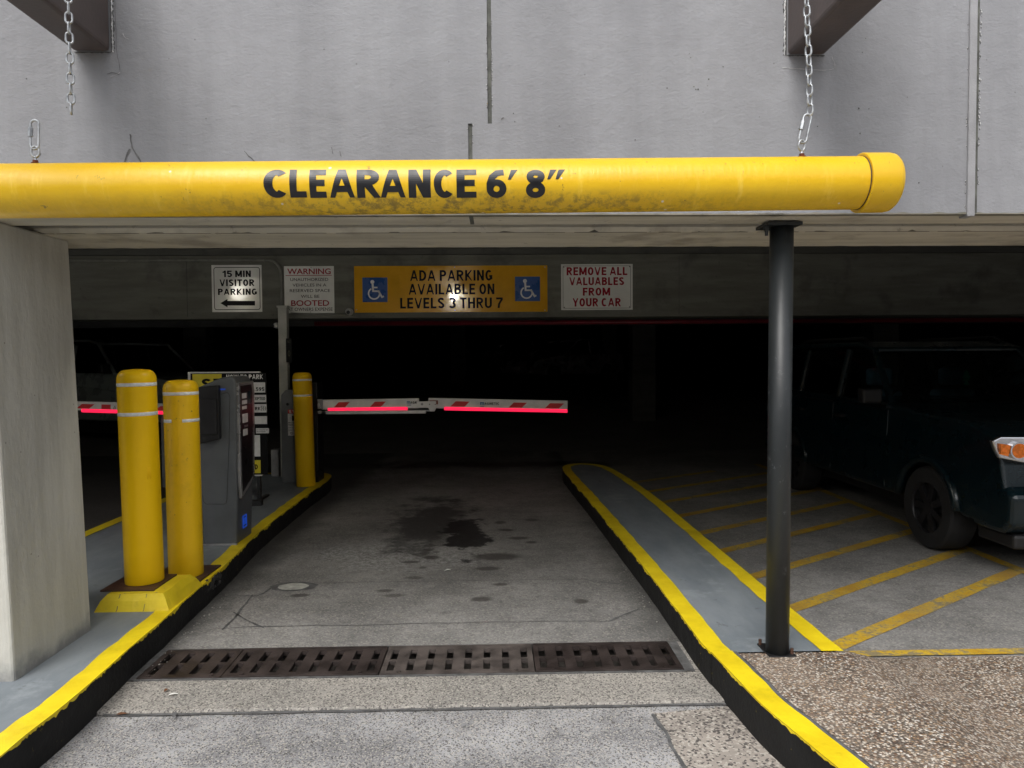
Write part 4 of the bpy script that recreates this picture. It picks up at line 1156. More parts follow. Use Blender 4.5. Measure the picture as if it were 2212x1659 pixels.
lb(5.64, 5.652, z0 + .025, z1 - .022); lb(5.652, 5.682, z1 - .032, z1 - .022); lb(5.652, 5.682, z0 + .025, z0 + .033); lb(5.67, 5.682, z0 + .033, z1 - .032)
obj('blue_logo', bm, 'ledblue', kt)
obj('base_grout', box(-2.24, KX1 + .006, KY0 - .012, KY0 + .01, KZ - .001, KZ + .012), 'boxgrey', kt, bevel=.004)

# ------------------------------------------------------------------ rates board
by = 7.25
rb = thing('rates_board', 'black parking rates board with yellow and white panels behind the ticket machine', 'sign board', (W(495, 1000, by).x, by, KZ))
obj('panel', rect_on(by, 411, 803, 566, 1028, .03), 'printwhite', rb)
obj('black_face', rect_on(by - .031, 414, 806, 577, 1026, .002), 'printblack', rb)
obj('yellow_square', rect_on(by - .0335, 416, 808, 479, 850, .001), 'boardyellow', rb)
obj('lettering', lines_on(by - .036, [('SP', 436, 818, 482, 842)], .03), 'printblack', rb)
obj('lettering', lines_on(by - .034, [('HOW TO PARK', 489, 809, 568, 819)], .03), 'printwhite', rb)
def chip(a, b, c, d, rows, bold=.03):
    q = obj('price_panel', rect_on(by - .0335, a, b, c, d, .001), 'printwhite', rb)
    if rows: sub('print', lines_on(by - .036, rows, bold), 'printblack', q)
chip(535, 826, 573, 848, [('$6.595', 538, 836, 571, 845)])
chip(535, 853, 575, 869, [('ACCEPTED', 537, 858, 573, 864)])
chip(535, 873, 576, 891, [('PARK', 538, 879, 563, 886), ('>>>', 564, 876, 575, 888)])
chip(550, 899, 577, 916, [])
chip(553, 925, 581, 936, [('see in advance rates apply', 554, 927, 579, 930), ('daily and monthly', 554, 931, 574, 934)], .01)
chip(540, 940, 562, 986, [])
obj('yellow_square', rect_on(by - .0335, 540, 994, 563, 1022, .001), 'boardyellow', rb)
obj('lettering', lines_on(by - .036, [('SPD', 536, 1003, 557, 1014)], .03), 'printblack', rb)
pA = W(450, 1030, by); pB = W(560, 1030, by)
for x in (pA.x, pB.x): obj('leg', box(x - .015, x + .015, by - .02, by + .02, KZ, W(500, 1030, by).z + .02), 'trim', rb)
for x in (pA.x, pB.x): obj('foot', box(x - .02, x + .02, by - .25, by + .25, KZ, KZ + .02), 'trim', rb)
obj('foot', box(pA.x - .05, pB.x + .1, by - .27, by - .2, KZ, KZ + .05), 'trim', rb)

# ------------------------------------------------------------------ barrier gates
def arm_seg(pA, pB, y, z_off, hgt, name, parent, stripes, led, extra=True):
    """white box beam between two world points (x,z at plane y)"""
    ax, az = pA; bx, bz = pB
    L = math.hypot(bx - ax, bz - az); ang = math.atan2(bz - az, bx - ax)
    def T(u, v): return (ax + u * math.cos(ang) - v * math.sin(ang), az + u * math.sin(ang) + v * math.cos(ang))
    def slab(u0, u1, v0, v1, d0, d1, shear=0.0, bm=None):
        return prism([T(u0, v0), T(u1, v0), T(u1 + shear, v1), T(u0 + shear, v1)], 'y', y - d1, y - d0, bm)
    p = obj(name, slab(0, L, -hgt / 2, hgt / 2, -.045, 0), 'armwhite', parent, bevel=.004)
    sub('top_rail', slab(0, L, hgt / 2 - .012, hgt / 2 + .002, -.04, .006), 'armwhite', p)
    for u0, u1, mt, sh in stripes:
        sub('red_stripe' if mt == 'armred' else 'sticker', slab(u0, u1, -hgt * .28, hgt * .24, .0005, .002, sh), mt, p)
    for u0, u1 in led:
        sub('led_strip', slab(u0, u1, -hgt / 2 - .020, -hgt / 2 + .018, -.01, .004), 'led', p)
    return p, T, L
GY = 8.20
def wx(px, py=875, y=GY): return W(px, py, y)
bg_ = thing('barrier_gate', 'dark grey barrier cabinet with white and red arm lowered across the exit lane', 'barrier gate', (W(640, 1038, 8.5).x, 8.5, KZ))
ca = W(607.5, 960, 8.27); cb = W(672, 960, 8.27)
ztopc = W(630, 842, 8.27).z
obj('cabinet', prism([(ca.x, KZ), (cb.x, KZ), (cb.x, ztopc - .01), (cb.x - .02, ztopc + .004), (ca.x + .06, ztopc), (ca.x + .005, ztopc - .06)], 'y', 8.27, 8.60), 'cabinet', bg_, bevel=.012)
cc = W(672, 960, 8.27); cd = W(686, 960, 8.27)
obj('arm_housing', box(cc.x + .001, cd.x, 8.29, 8.57, KZ, W(680, 826, 8.29).z), 'kioskdark', bg_, bevel=.008)
obj('key_lock', cyl((W(621, 837, 8.27).x, 8.268, W(621, 873, 8.27).z), (W(621, 837, 8.27).x, 8.255, W(621, 873, 8.27).z), .016, 16), 'kioskdark', bg_)
obj('warning_label', rect_on(8.269, 622, 885, 650, 893, .002), 'armred', bg_)
st_ = obj('warning_label', rect_on(8.269, 622, 893.5, 650, 941, .002), 'printwhite', bg_)
sub('print', lines_on(8.266, [('STOP', 624, 886, 650, 892)], .02), 'printwhite', st_)
sub('print', lines_on(8.266, [('Moving', 623, 912, 640, 915), ('Gate can', 623, 916, 642, 919), ('cause injury or', 623, 923, 640, 925), ('damage keep off', 623, 928, 641, 930)], .02), 'printblack', st_)
sub('print', rect_on(8.266, 631, 898, 650, 909, .001), 'printblack', st_)
bm = bmesh.new(); cq = W(630, 936, 8.266); tube([(cq.x + .014 * math.cos(a), 8.2665, cq.z + .014 * math.sin(a)) for a in (2 * math.pi * i / 14 for i in range(14))], .002, 6, True, bm)
cyl((cq.x - .01, 8.2665, cq.z + .01), (cq.x + .01, 8.2665, cq.z - .01), .002, 6, bm)
sub('pictogram', bm, 'printblack', st_)
# pivot bracket
p0 = wx(686, 868); p1 = wx(696, 868)
obj('pivot_bracket', box(p0.x, p1.x + .01, GY - .01, GY + .05, wx(690, 884).z, wx(690, 862).z), 'kiosksilver', bg_, bevel=.004)
bm = box(p0.x, p1.x + .03, GY - .02, GY + .03, wx(690, 893).z, wx(690, 888).z); obj('lower_bracket', bm, 'trim', bg_)
bm = cyl((wx(692, 888).x, GY - .03, wx(692, 890).z), (wx(692, 888).x, GY + .03, wx(692, 890).z), .02, 16); obj('pivot_pin', bm, 'galv', bg_)
H1 = wx(700, 863).z - wx(700, 884).z
A = wx(694, 874.5); B = wx(905, 871.5)
hz = wx(800, 862).z - wx(800, 883).z
def px2u(px): return (px - 694) / (905 - 694) * (B.x - A.x)
seg1, T1, L1 = arm_seg((A.x, A.z), (B.x, B.z), GY, 0, H1, 'arm_inner', bg_, [(px2u(721), px2u(745), 'armred', .055), (px2u(799), px2u(823), 'armred', .055)], [(px2u(708), px2u(880))])
A2 = wx(926, 870.5); B2 = wx(1225.5, 876.5)
def px2v(px): return (px - 926) / (1225 - 926) * (B2.x - A2.x)
H2 = wx(1000, 862).z - wx(1000, 883.5).z
seg2, T2, L2 = arm_seg((A2.x, A2.z), (B2.x, B2.z), GY - .03, 0, H2, 'arm_outer', bg_, [(px2v(973), px2v(1003), 'armred', .06), (px2v(1098), px2v(1126), 'armred', .06), (px2v(1176), px2v(1206), 'armred', .06)], [(px2v(960), px2v(1225))])
# folding joint
obj('hinge_link', box(wx(900).x, wx(932).x, GY - .012, GY + .02, wx(915, 881).z, wx(915, 867).z), 'armwhite', bg_, bevel=.003)
obj('hinge_screw', cyl((wx(912).x, GY - .014, wx(912, 873).z), (wx(912).x, GY - .008, wx(912, 873).z), .014, 16), 'kiosksilver', bg_)
hx0, hx1 = wx(926).x, wx(945).x
zt_, zm_, zb_ = wx(935, 866).z, wx(935, 881).z, wx(935, 888).z
hb = obj('hinge_cover', prism([(hx0, zt_), (hx1 - .01, zt_), (hx1 - .01, zm_), ((hx0 + hx1) / 2 + .02, zb_), ((hx0 + hx1) / 2 - .03, zb_), (hx0, zm_)], 'y', GY - .052, GY - .036), 'armwhite', bg_, bevel=.003)
sub('red_edge', box(hx0 + .01, hx1 + .008, GY - .0355, GY - .0315, wx(935, 873).z, wx(935, 864.5).z), simple('dull red plate', (.25, .04, .02), .6), hb)
for px in (929, 941): sub('screw', cyl((wx(px).x, GY - .056, wx(px, 873).z), (wx(px).x, GY - .052, wx(px, 873).z), .006, 8), 'trim', hb)
obj('support_rod', box(wx(704).x, wx(920).x, GY - .02, GY + .02, wx(800, 894).z, wx(800, 887.5).z), 'armwhite', bg_, bevel=.004)
obj('support_rod', box(wx(695).x, wx(934).x, GY - .006, GY + .006, wx(800, 889.5).z, wx(800, 886.6).z), 'galv', bg_)
# maker's name on the arm
def arm_text(s, px0, px1, py0, py1, y, part, mat, T=None, bold=.03):
    sub('lettering', lines_on(y, [(s, px0, py0, px1, py1)], bold), mat, part)
arm_text('m', 879, 886, 866.5, 872, GY - .003, seg1, 'printblue'); arm_text('AGN', 886.5, 900, 867, 872, GY - .003, seg1, 'printblack')
arm_text('m', 1037, 1046, 868.5, 874.5, GY - .033, seg2, 'printblue', bold=.05); arm_text('AGNETIC', 1046.5, 1078, 869.5, 874.5, GY - .033, seg2, 'printblack')
for px, y, pt, yy in ((879, GY - .003, seg1, 874.5), (1037, GY - .033, seg2, 877)):
    sub('underline', rect_on(y, px, yy, px + 9, yy + 1.2, .001), 'printblue', pt)
# island junction box
tag(obj('junction_box', rect_on(8.9, 592, 969, 608, 1032, .12), 'boxgrey', bevel=.004), 'pale grey metal box on the island left of the barrier cabinet', 'junction box')

# left gate
GL = 8.0
g2 = thing('barrier_gate', 'barrier gate of the left lane, its lit arm ending beside the pillar', 'barrier gate', (W(400, 1060, GL + .2).x, GL + .2, KZ))
def wl(px, py=880): return W(px, py, GL)
ca = W(346, 900, GL + .06); cb = W(420, 900, GL + .06)
obj('cabinet', prism([(ca.x, KZ), (cb.x, KZ), (cb.x, wl(380, 880).z), (ca.x + .09, wl(380, 884).z), (ca.x + .02, wl(380, 893).z), (ca.x, wl(380, 910).z)], 'y', GL + .06, GL + .42), 'cabinet', g2, bevel=.014)
A3 = wl(60, 874); B3 = wl(358, 882)
H3 = wl(260, 866).z - wl(260, 885).z
def px3(px): return (px - 60) / (358 - 60) * (B3.x - A3.x)
seg3, T3, L3 = arm_seg((A3.x, A3.z), (B3.x, B3.z), GL, 0, H3, 'arm', g2, [(px3(165), px3(192), 'armred', .06), (px3(219), px3(239), 'armred', 0), (px3(240), px3(256), 'printwhite', 0), (px3(335), px3(352), 'armred', .06)], [(px3(176), px3(352))])
bm = bmesh.new(); c0 = wl(248, 880)
for q0, q1 in (((-.016, -.013), (.016, -.013)), ((.016, -.013), (0, .016)), ((0, .016), (-.016, -.013)), ((0, -.004), (0, .006))):
    cyl((c0.x + q0[0], GL - .0025, c0.z + q0[1]), (c0.x + q1[0], GL - .0025, c0.z + q1[1]), .002, 6, bm)
sub('pictogram', bm, 'printblack', seg3)

# ------------------------------------------------------------------ signs on the beam
SY = BY - .002
def sign(name_label, a, b, c, d, mat, cat='sign', group=None):
    p = W((a + c) / 2, d, SY)
    s = thing('wall_sign', name_label, cat, (p.x, SY, p.z), group)
    q = rect_on(SY, a, b, c, d, .006)
    obj('panel', q, mat, s, bevel=.001)
    return s
def outline(y, a, b, c, d, wd, mat, par, rad=.02):
    p = W(a, (b + d) / 2, y); q = W(c, (b + d) / 2, y); t = W((a + c) / 2, b, y); u = W((a + c) / 2, d, y)
    x0, x1, z0, z1 = p.x, q.x, u.z, t.z; O = []; I = []
    for cx, cz, s in ((x1 - rad, z1 - rad, 0), (x0 + rad, z1 - rad, 90), (x0 + rad, z0 + rad, 180), (x1 - rad, z0 + rad, 270)):
        for k in range(5):
            an = R_(s + 22.5 * k); O.append((cx + rad * math.cos(an), cz + rad * math.sin(an))); I.append((cx + (rad - wd) * math.cos(an), cz + (rad - wd) * math.sin(an)))
    bm = bmesh.new(); o_ = [bm.verts.new((x, y, z)) for x, z in O]; i_ = [bm.verts.new((x, y, z)) for x, z in I]
    for k in range(len(O)): bm.faces.new((o_[k], i_[k], i_[(k + 1) % len(O)], o_[(k + 1) % len(O)]))
    obj('border', bm, mat, par)
Sf = SY - .0075
s1 = sign('white sign with black border reading 15 min visitor parking, arrow pointing left', 458, 572.5, 566, 674, 'signwhite')
outline(Sf, 462, 577, 562, 669.5, .008, 'printblack', s1, .03)
rows_on(Sf + .001, [('15 MIN', 480.5, 584.5, 542, 598.5), ('VISITOR', 474.5, 603.5, 549.5, 618), ('PARKING', 471, 623.5, 555, 637)], .035, 'printblack', s1)
bm = bmesh.new(); vs = []
for a, b in ((476, 655), (491.5, 645.5), (491.5, 650), (551, 650), (551, 660), (491.5, 660), (491.5, 664)):
    p = W(a, b, Sf); vs.append(bm.verts.new(p))
bm.faces.new(vs); obj('arrow', bm, 'printblack', s1)
s2 = sign('white sign with dark red warning heading about booted vehicles, above the cabinet', 614.5, 575, 722, 676.5, 'signwhite')
rows_on(Sf, [('WARNING', 620.5, 580, 714.5, 592.5), ('BOOTED', 629, 648.5, 711, 661)], .015, 'printred', s2)
obj('rule', rect_on(Sf, 617, 594.3, 716.5, 595.5, .0008), 'printred', s2)
rows_on(Sf, [('UNAUTHORIZED', 627, 600.5, 709, 607), ('VEHICLES IN A', 632, 612.5, 705, 619), ('RESERVED SPACE', 626, 624.5, 713, 631), ('WILL BE', 650, 637, 690, 643.5), ('AT OWNERS EXPENSE', 621, 664.5, 718.5, 671.5)], .004, 'printblack', s2)
for a, b in ((672, 577.5), (671, 674)): obj('screw', cyl(W(a, b, Sf + .001), W(a, b, Sf - .003), .005, 8), 'trim', s2)
s3 = sign('long orange sign about ADA parking with two blue wheelchair squares', 765.5, 574, 1182.5, 674.5, 'signorange')
rows_on(Sf, [('ADA PARKING', 886, 583.5, 1063.5, 606.5), ('AVAILABLE ON', 883, 613, 1068, 636), ('LEVELS 3 THRU 7', 864.5, 643, 1087, 666)], .022, 'printblack', s3)
def wheelchair(cx, cy, par, s=1.0):
    ps_ = obj('blue_square', rect_on(Sf + .001, cx - 27, cy - 26.5, cx + 27, cy + 26.5, .0015), 'signblue', par)
    y = Sf - .0025; k = (W(cx + 1, cy, y).x - W(cx, cy, y).x)
    c = W(cx, cy, y); bm = bmesh.new()
    def pt(dx, dy): return Vector((c.x + dx * k, y, c.z - dy * k))
    def rib(pts, wd):
        L = []
        for i, p in enumerate(pts):
            t = (pts[min(i + 1, len(pts) - 1)] - pts[max(i - 1, 0)]).normalized(); n = Vector((-t.z, 0, t.x)) * wd * k / 2
            L.append((bm.verts.new(p + n), bm.verts.new(p - n)))
        for a, b in zip(L, L[1:]): bm.faces.new((a[0], a[1], b[1], b[0]))
    bm.faces.new([bm.verts.new(pt(-5.5 + 4.3 * math.cos(a), -17 + 4.3 * math.sin(a))) for a in (2 * math.pi * i / 16 for i in range(16))])
    rib([pt(-5, -13), pt(-4, 3.5)], 4.2); rib([pt(-6.2, 3), pt(8, 3)], 3.6); rib([pt(-4.8, -5), pt(5.5, -5)], 3.2); rib([pt(7, 1.5), pt(15, 16)], 4); rib([pt(13.5, 17), pt(19, 14)], 3.4)
    rib([pt(-2 + 12 * math.cos(a), 8 + 12 * math.sin(a)) for a in (R_(-120 - 14 * i + 360) for i in range(19))][::-1], 3.2)
    sub('wheelchair_symbol', bm, 'printwhite', ps_)
wheelchair(810, 626, s3); wheelchair(1139.5, 624, s3)
for a, b in ((982, 577), (983, 670), (1177, 577), (1177, 670), (770, 669)): obj('screw', cyl(W(a, b, Sf + .001), W(a, b, Sf - .004), .007, 8), 'galv', s3)
s4 = sign('white sign with dark red lettering telling drivers to remove all valuables', 1212, 570.5, 1366.5, 669.5, 'signwhite')
outline(Sf, 1216, 574, 1362.5, 666, .004, 'printblack', s4, .012)
rows_on(Sf, [('REMOVE ALL', 1224, 577, 1355, 594.5), ('VALUABLES', 1230, 599, 1348, 616), ('FROM', 1259, 621.5, 1318, 638.5), ('YOUR CAR', 1237, 644, 1341, 662)], .03, 'printred', s4)
for a, b in ((1218, 577), (1360, 576), (1219, 664), (1360, 663)): obj('screw', cyl(W(a, b, Sf + .001), W(a, b, Sf - .003), .007, 8), 'trim', s4)

# conduit, gate post, cameras
cpts = [W(100, 563, BY - .02), W(520, 562, BY - .02), W(575, 562, BY - .02), W(593, 566, BY - .02), W(603, 577, BY - .02), W(607, 592, BY - .02), W(608.5, 640, BY - .02), W(609, 662, BY - .02)]
tag(obj('conduit', tube(smooth_path(cpts, 5), .017, 10), 'conduit', smooth=True), 'grey conduit running along the beam and bending down past the visitor sign', 'conduit')
tag(obj('cable_conduit', tube([W(628, 676.5, BY - .014), W(700, 678.5, BY - .014), W(745, 678, BY - .014)], .008, 8), 'conduit', smooth=True), 'thin cable conduit under the warning sign leading to the camera', 'conduit')
py_ = 8.68
wp = thing('square_post', 'off white square steel post rising behind the barrier cabinet to the signs', 'post', (W(612, 1030, py_).x, 8.97, KZ))
py_ = 8.70
a = W(602.5, 800, py_); b = W(621, 800, py_)
obj('column', box(a.x, b.x, py_ , py_ + .1, KZ, W(612, 663, py_).z), 'postwhite', wp, bevel=.004)
obj('cap', box(a.x - .012, b.x + .012, py_ - .012, py_ + .112, W(612, 664, py_).z, W(612, 660, py_).z), 'postwhite', wp, bevel=.002)
bs = tag(obj('notice_plate', rect_on(py_ - .004, 618, 731, 630.5, 783, .004), 'printblack'), 'narrow black notice on the right side of the white square post', 'sign')
sub('print', lines_on(py_ - .009, [('NO', 620, 735, 629, 741), ('0', 622, 757, 627, 770)], .0), simple('dim grey print', (.08, .08, .05), .6), bs)
def turret(px, py, y, r, label, tilt=(0, -1, -.3)):
    c = W(px, py, y); t = thing('security_camera', label, 'camera', c, 'security cameras round the signed beam')
    bm = bmesh.new(); bmesh.ops.create_uvsphere(bm, u_segments=20, v_segments=12, radius=r, matrix=Matrix.Translation(c))
    obj('housing', bm, 'plastic', t, smooth=True)
    d = Vector(tilt).normalized()
    obj('lens', cyl(c + d * r * .8, c + d * r * 1.03, r * .55, 16), 'trim', t)
    obj('mount', cyl(c + Vector((0, r * .6, 0)), c + Vector((0, r * 1.5, 0)), r * 1.05, 20), 'plastic', t)
turret(753.5, 673, BY - .06, .042, 'round white security camera between the warning sign and orange sign')
turret(596, 703, py_ + .03, .034, 'small white dome camera on the left side of the square post', (-.8, -.6, -.2))

# ------------------------------------------------------------------ lamps hidden behind the lintel, seen as glare on the signs
def ceiling_lamp(x, y, z, label, power=26):
    t = thing('ceiling_lamp', label, 'lamp', (x, y, CEIL), 'lamps under the ceiling just inside the entrance')
    obj('base', cyl((x, y, CEIL - .001), (x, y, CEIL - .03), .09, 24), 'plastic', t)
    obj('stem', cyl((x, y, CEIL - .03), (x, y, z + .07), .02, 12), 'plastic', t)
    bm = bmesh.new(); bmesh.ops.create_uvsphere(bm, u_segments=20, v_segments=12, radius=.045, matrix=Matrix.Translation((x, y, z)))
    obj('bulb', bm, 'lampon', t, smooth=True)
    l = bpy.data.lights.new('lamp_light', 'POINT'); l.energy = power; l.shadow_soft_size = .06; l.color = (1, .95, .82)
    o = bpy.data.objects.new('lamp_light', l); COL.objects.link(o); o.location = (0, 0, z - CEIL - .0); o.parent = t
def lamp_for(px, py, yl):
    s = W(px, py, SY - .006); k = (SY - yl) / SY
    return s.x * (1 + k), yl, CAMZ + (s.z - CAMZ) * (1 + k)
x, y, z = lamp_for(515, 632, 4.25); ceiling_lamp(x, y, z, 'lit ceiling lamp over the left lane, mirrored in the visitor sign')
x, y, z = lamp_for(983, 641, 4.25); ceiling_lamp(x, y, z, 'lit ceiling lamp over the main lane, mirrored in the orange sign')

# ------------------------------------------------------------------ vehicles
def wheel(parent, x, y, r, side, wd=.22):
    """side -1: outer face towards -x ; local coordinates"""
    bm = bmesh.new(); n = 36; prof = [(r * .62, -.5), (r * .93, -.5), (r * .985, -.42), (r, -.25), (r, .25), (r * .985, .42), (r * .93, .5), (r * .62, .5)]
    rings = [[bm.verts.new((x + w_ * wd, y + q * math.cos(2 * math.pi * j / n), r + q * math.sin(2 * math.pi * j / n))) for j in range(n)] for q, w_ in prof]
    for a, b in zip(rings, rings[1:] + rings[:1]):
        for j in range(n): bm.faces.new((a[j], a[(j + 1) % n], b[(j + 1) % n], b[j]))
    bmesh.ops.recalc_face_normals(bm, faces=bm.faces)
    wh = obj('wheel', bm, 'rubber', parent, smooth=True, local=True)
    bm = bmesh.new(); xo = x + side * wd * .42
    for k in range(7):
        a = 2 * math.pi * k / 7; u = Vector((0, math.cos(a), math.sin(a))); v = Vector((0, -math.sin(a), math.cos(a))); c = Vector((xo, y, r))
        pts = [c + u * r * .1 + v * r * .07, c + u * r * .6 + v * r * .10, c + u * r * .6 - v * r * .10, c + u * r * .1 - v * r * .07]
        A = [bm.verts.new(p) for p in pts]; B = [bm.verts.new(p - Vector((side * .03, 0, 0))) for p in pts]
        bm.faces.new(A); bm.faces.new(B[::-1])
        for i in range(4): bm.faces.new((A[i], B[i], B[(i + 1) % 4], A[(i + 1) % 4]))
    cyl((xo - side * .02, y, r), (xo + side * .006, y, r), r * .16, 16, bm)
    tube([(xo, y + r * .62 * math.cos(t), r + r * .62 * math.sin(t)) for t in (2 * math.pi * i / 32 for i in range(32))], .012, 8, True, bm)
    sub('rim', bm, 'rim', wh)
    sub('wheel_disc', cyl((x + side * wd * .18, y, r), (x + side * wd * .22, y, r), r * .6, 24), 'trim', wh)
    return wh
def arch_pts(yc, r, z0):
    """arch seen from the side, walked from larger y to smaller y"""
    a0 = math.asin(max(-1, min(1, (z0 - r * .9) / (r * 1.2))))
    return [(yc + r * 1.2 * math.cos(t), r * .98 + r * 1.2 * math.sin(t)) for t in (a0 + (math.pi - 2 * a0) * i / 12 for i in range(13))]
def car(kind, label, paint, loc, rz, low, glass_polys, green, half, wheels, wr, z0, cat='car'):
    """low: side profile of the lower body (y forward = negative), anticlockwise top outline from front to rear; local x = width"""
    t = thing(kind, label, cat, loc, rz=rz)
    bottom = []
    for yc in sorted(wheels, reverse=True): bottom += [(yc + wr * 1.22, z0)] + arch_pts(yc, wr, z0) + [(yc - wr * 1.22, z0)]
    prof = low + bottom
    bm = bmesh.new(); secs = [(-half, .0), (-half + .05, 0), (half - .05, 0), (half, 0)]
    bm = prism(prof, 'x', -half, half)
    # tuck the upper shoulders inwards
    for v in bm.verts:
        zc = max(0, v.co.z - .75); v.co.x *= 1 - .10 * zc
        v.co.x *= 1 - .05 * max(0, (.45 - v.co.z))
        e = min(abs(v.co.y - low[0][0]), 9)
        if v.co.y < wheels[0] - wr: v.co.x *= 1 - .03 * ((wheels[0] - wr - v.co.y) / .6)
    obj('body', bm, paint, t, bevel=.07, seg=5, local=True, smooth=False)
    # greenhouse: glass shell with pillars and roof in body colour
    gb = prism(green, 'x', -half + .06, half - .06)
    zt = max(p[1] for p in green); zb = min(p[1] for p in green)
    def tum(v): v.co.x *= 1 - .16 * (v.co.z - zb) / (zt - zb)
    for v in gb.verts: tum(v)
    obj('glasshouse', gb, 'glass', t, local=True)
    roof = [p for p in green if p[1] > zt - .12]
    r_ = prism([(p[0], p[1] - .0) for p in sorted(roof)] + [(p[0], p[1] + .045) for p in sorted(roof, reverse=True)], 'x', -half * .84 - .0, half * .84)
    obj('roof', r_, paint, t, bevel=.02, seg=3, local=True)
    for (ya, za), (yb, zb_) in glass_polys:
        for s in (-1, 1):
            def xat(z): return s * (half - .055) * (1 - .16 * (z - zb) / (zt - zb))
            obj('window_pillar', tube([(xat(za), ya, za), (xat(zb_), yb, zb_)], .032, 8), paint, t, local=True)
    for yc in wheels:
        for s in (-1, 1):
            wheel(t, s * (half - .11), yc, wr, s)
            fl = tube([(s * (half + .0), y_, z_) for y_, z_ in arch_pts(yc, wr, z0)], .036, 10)
            obj('wheel_arch', fl, paint, t, local=True, smooth=True)
    # inner dark liner so the arches are not see-through
    obj('underbody', box(-half + .24, half - .24, min(wheels) - wr * 1.1, max(wheels) + wr * 1.1, .22, .75), 'trim', t, local=True)
    return t
# near SUV: local y forward is -y (towards the street), front axle at world y 5.95
SH = .87
SG = G(2033, 1184, 0); FXc = SG.x + SH - .13
low = [(-.84, .42), (-.86, .62), (-.82, .80), (-.80, .92), (-.70, 1.0), (-.45, 1.065), (.2, 1.10), (.62, 1.14), (3.2, 1.18), (3.42, 1.12), (3.50, .8), (3.47, .42), (3.35, .34)]
front_bottom = (-.9, .36)
suv = car('parked_suv', 'near black teal SUV with orange headlamp parked at the right edge', 'teal', (FXc, SG.y, 0), 0,
          [(-.78, .34)] + low, [((.62, 1.13), (1.12, 1.62)), ((1.62, 1.14), (1.62, 1.63)), ((2.55, 1.14), (2.55, 1.63)), ((3.28, 1.15), (3.05, 1.60))],
          [(.62, 1.10), (1.10, 1.60), (1.35, 1.66), (2.9, 1.66), (3.1, 1.6), (3.3, 1.12)], SH, (0, 2.62), .335, .36)
# headlamp, its outline measured at the depth of the nose
hy = SG.y - .86
def hl(a, b, q=hy):
    p = W(a, b, q); return (p.x - FXc, p.z)
hp = [hl(*p) for p in ((2143, 952), (2162, 943), (2212, 943), (2268, 949), (2276, 972), (2262, 996), (2212, 1001), (2160, 991), (2151, 974))]
c1 = hl(2196, 973); c2 = hl(2246, 974); sm = [hl(*p) for p in ((2157, 958), (2179, 961), (2174, 985), (2158, 981))]
for s in (-1, 1):
    def f(p): return (p[0] * -s, p[1])
    o1 = obj('headlight', prism([f(p) for p in hp], 'y', -.862, -.82), 'chrome', suv, bevel=.012, seg=3, local=True)
    for c_, r1, r2, m_ in ((c1, .062, .050, 'amber'), (c2, .055, .046, 'kiosksilver')):
        x_, z_ = f(c_)
        sub('lamp_ring', cyl((x_, -.86, z_), (x_, -.888, z_), r1, 28), 'chrome', o1)
        sub('turn_signal' if m_ == 'amber' else 'reflector', cyl((x_, -.86, z_), (x_, -.8905, z_), r2, 28), m_, o1)
    sub('side_marker', prism([f(p) for p in sm], 'y', -.880, -.86), 'amber', o1)
obj('front_bumper', prism([(-.93, .40), (-.94, .60), (-.86, .66), (-.6, .62), (-.48, .42), (-.52, .32), (-.84, .32)], 'x', -SH + .02, SH - .02), 'teal', suv, bevel=.04, seg=3, local=True)
obj('front_valance', box(-SH + .08, SH - .08, -.88, -.5, .22, .32), 'trim', suv, bevel=.02, local=True)
obj('grille', box(-.4, .4, -.875, -.84, .74, .98), 'trim', suv, bevel=.01, local=True)
for s in (-1, 1):
    for k, (ya, yb) in enumerate(((.62, 1.62), (1.66, 2.55))):
        d = obj('door', prism([(ya, .40), (yb, .40), (yb, 1.10), (ya, 1.085)], 'x', s * (SH + .006), s * (SH - .01)), 'teal', suv, bevel=.006, local=True)
        for v in d.data.vertices: v.co.x *= 1 - .10 * max(0, v.co.z - .75)
        hd = sub('handle', box(min(s * (SH + .03), s * (SH - .02)), max(s * (SH + .03), s * (SH - .02)), yb - .24, yb - .08, .955, .985), 'trim', d, bevel=.006)
        sub('waist_trim', box(min(s * (SH - .005), s * (SH - .03)), max(s * (SH - .005), s * (SH - .03)), ya, yb, 1.10, 1.112), 'chrome' if k == 0 else 'trim', d)
    obj('side_mirror', prism([(.62, 1.14), (.72, 1.14), (.74, 1.28), (.62, 1.27)], 'x', s * (SH + .02), s * (SH + .2)), 'trim', suv, bevel=.02, local=True)
    obj('roof_rail', tube([(s * .66, 1.3, 1.70), (s * .66, 1.4, 1.745), (s * .66, 2.7, 1.745), (s * .66, 2.85, 1.70)], .014, 8), 'trim', suv, local=True)
    st = obj('front_seat', box(s * .38 - .22, s * .38 + .22, 1.55, 1.68, .7, 1.22), 'seat', suv, bevel=.05, seg=3, local=True)
    sub('headrest', box(s * .38 - .13, s * .38 + .13, 1.58, 1.68, 1.26, 1.44), 'seat', st, bevel=.04, seg=3)
obj('steering_wheel', tube([(-.38 + .18 * math.cos(t), 1.12 + .05 * math.sin(t), 1.08 + .17 * math.sin(t)) for t in (2 * math.pi * i / 20 for i in range(20))], .014, 8, True), 'trim', suv, local=True)
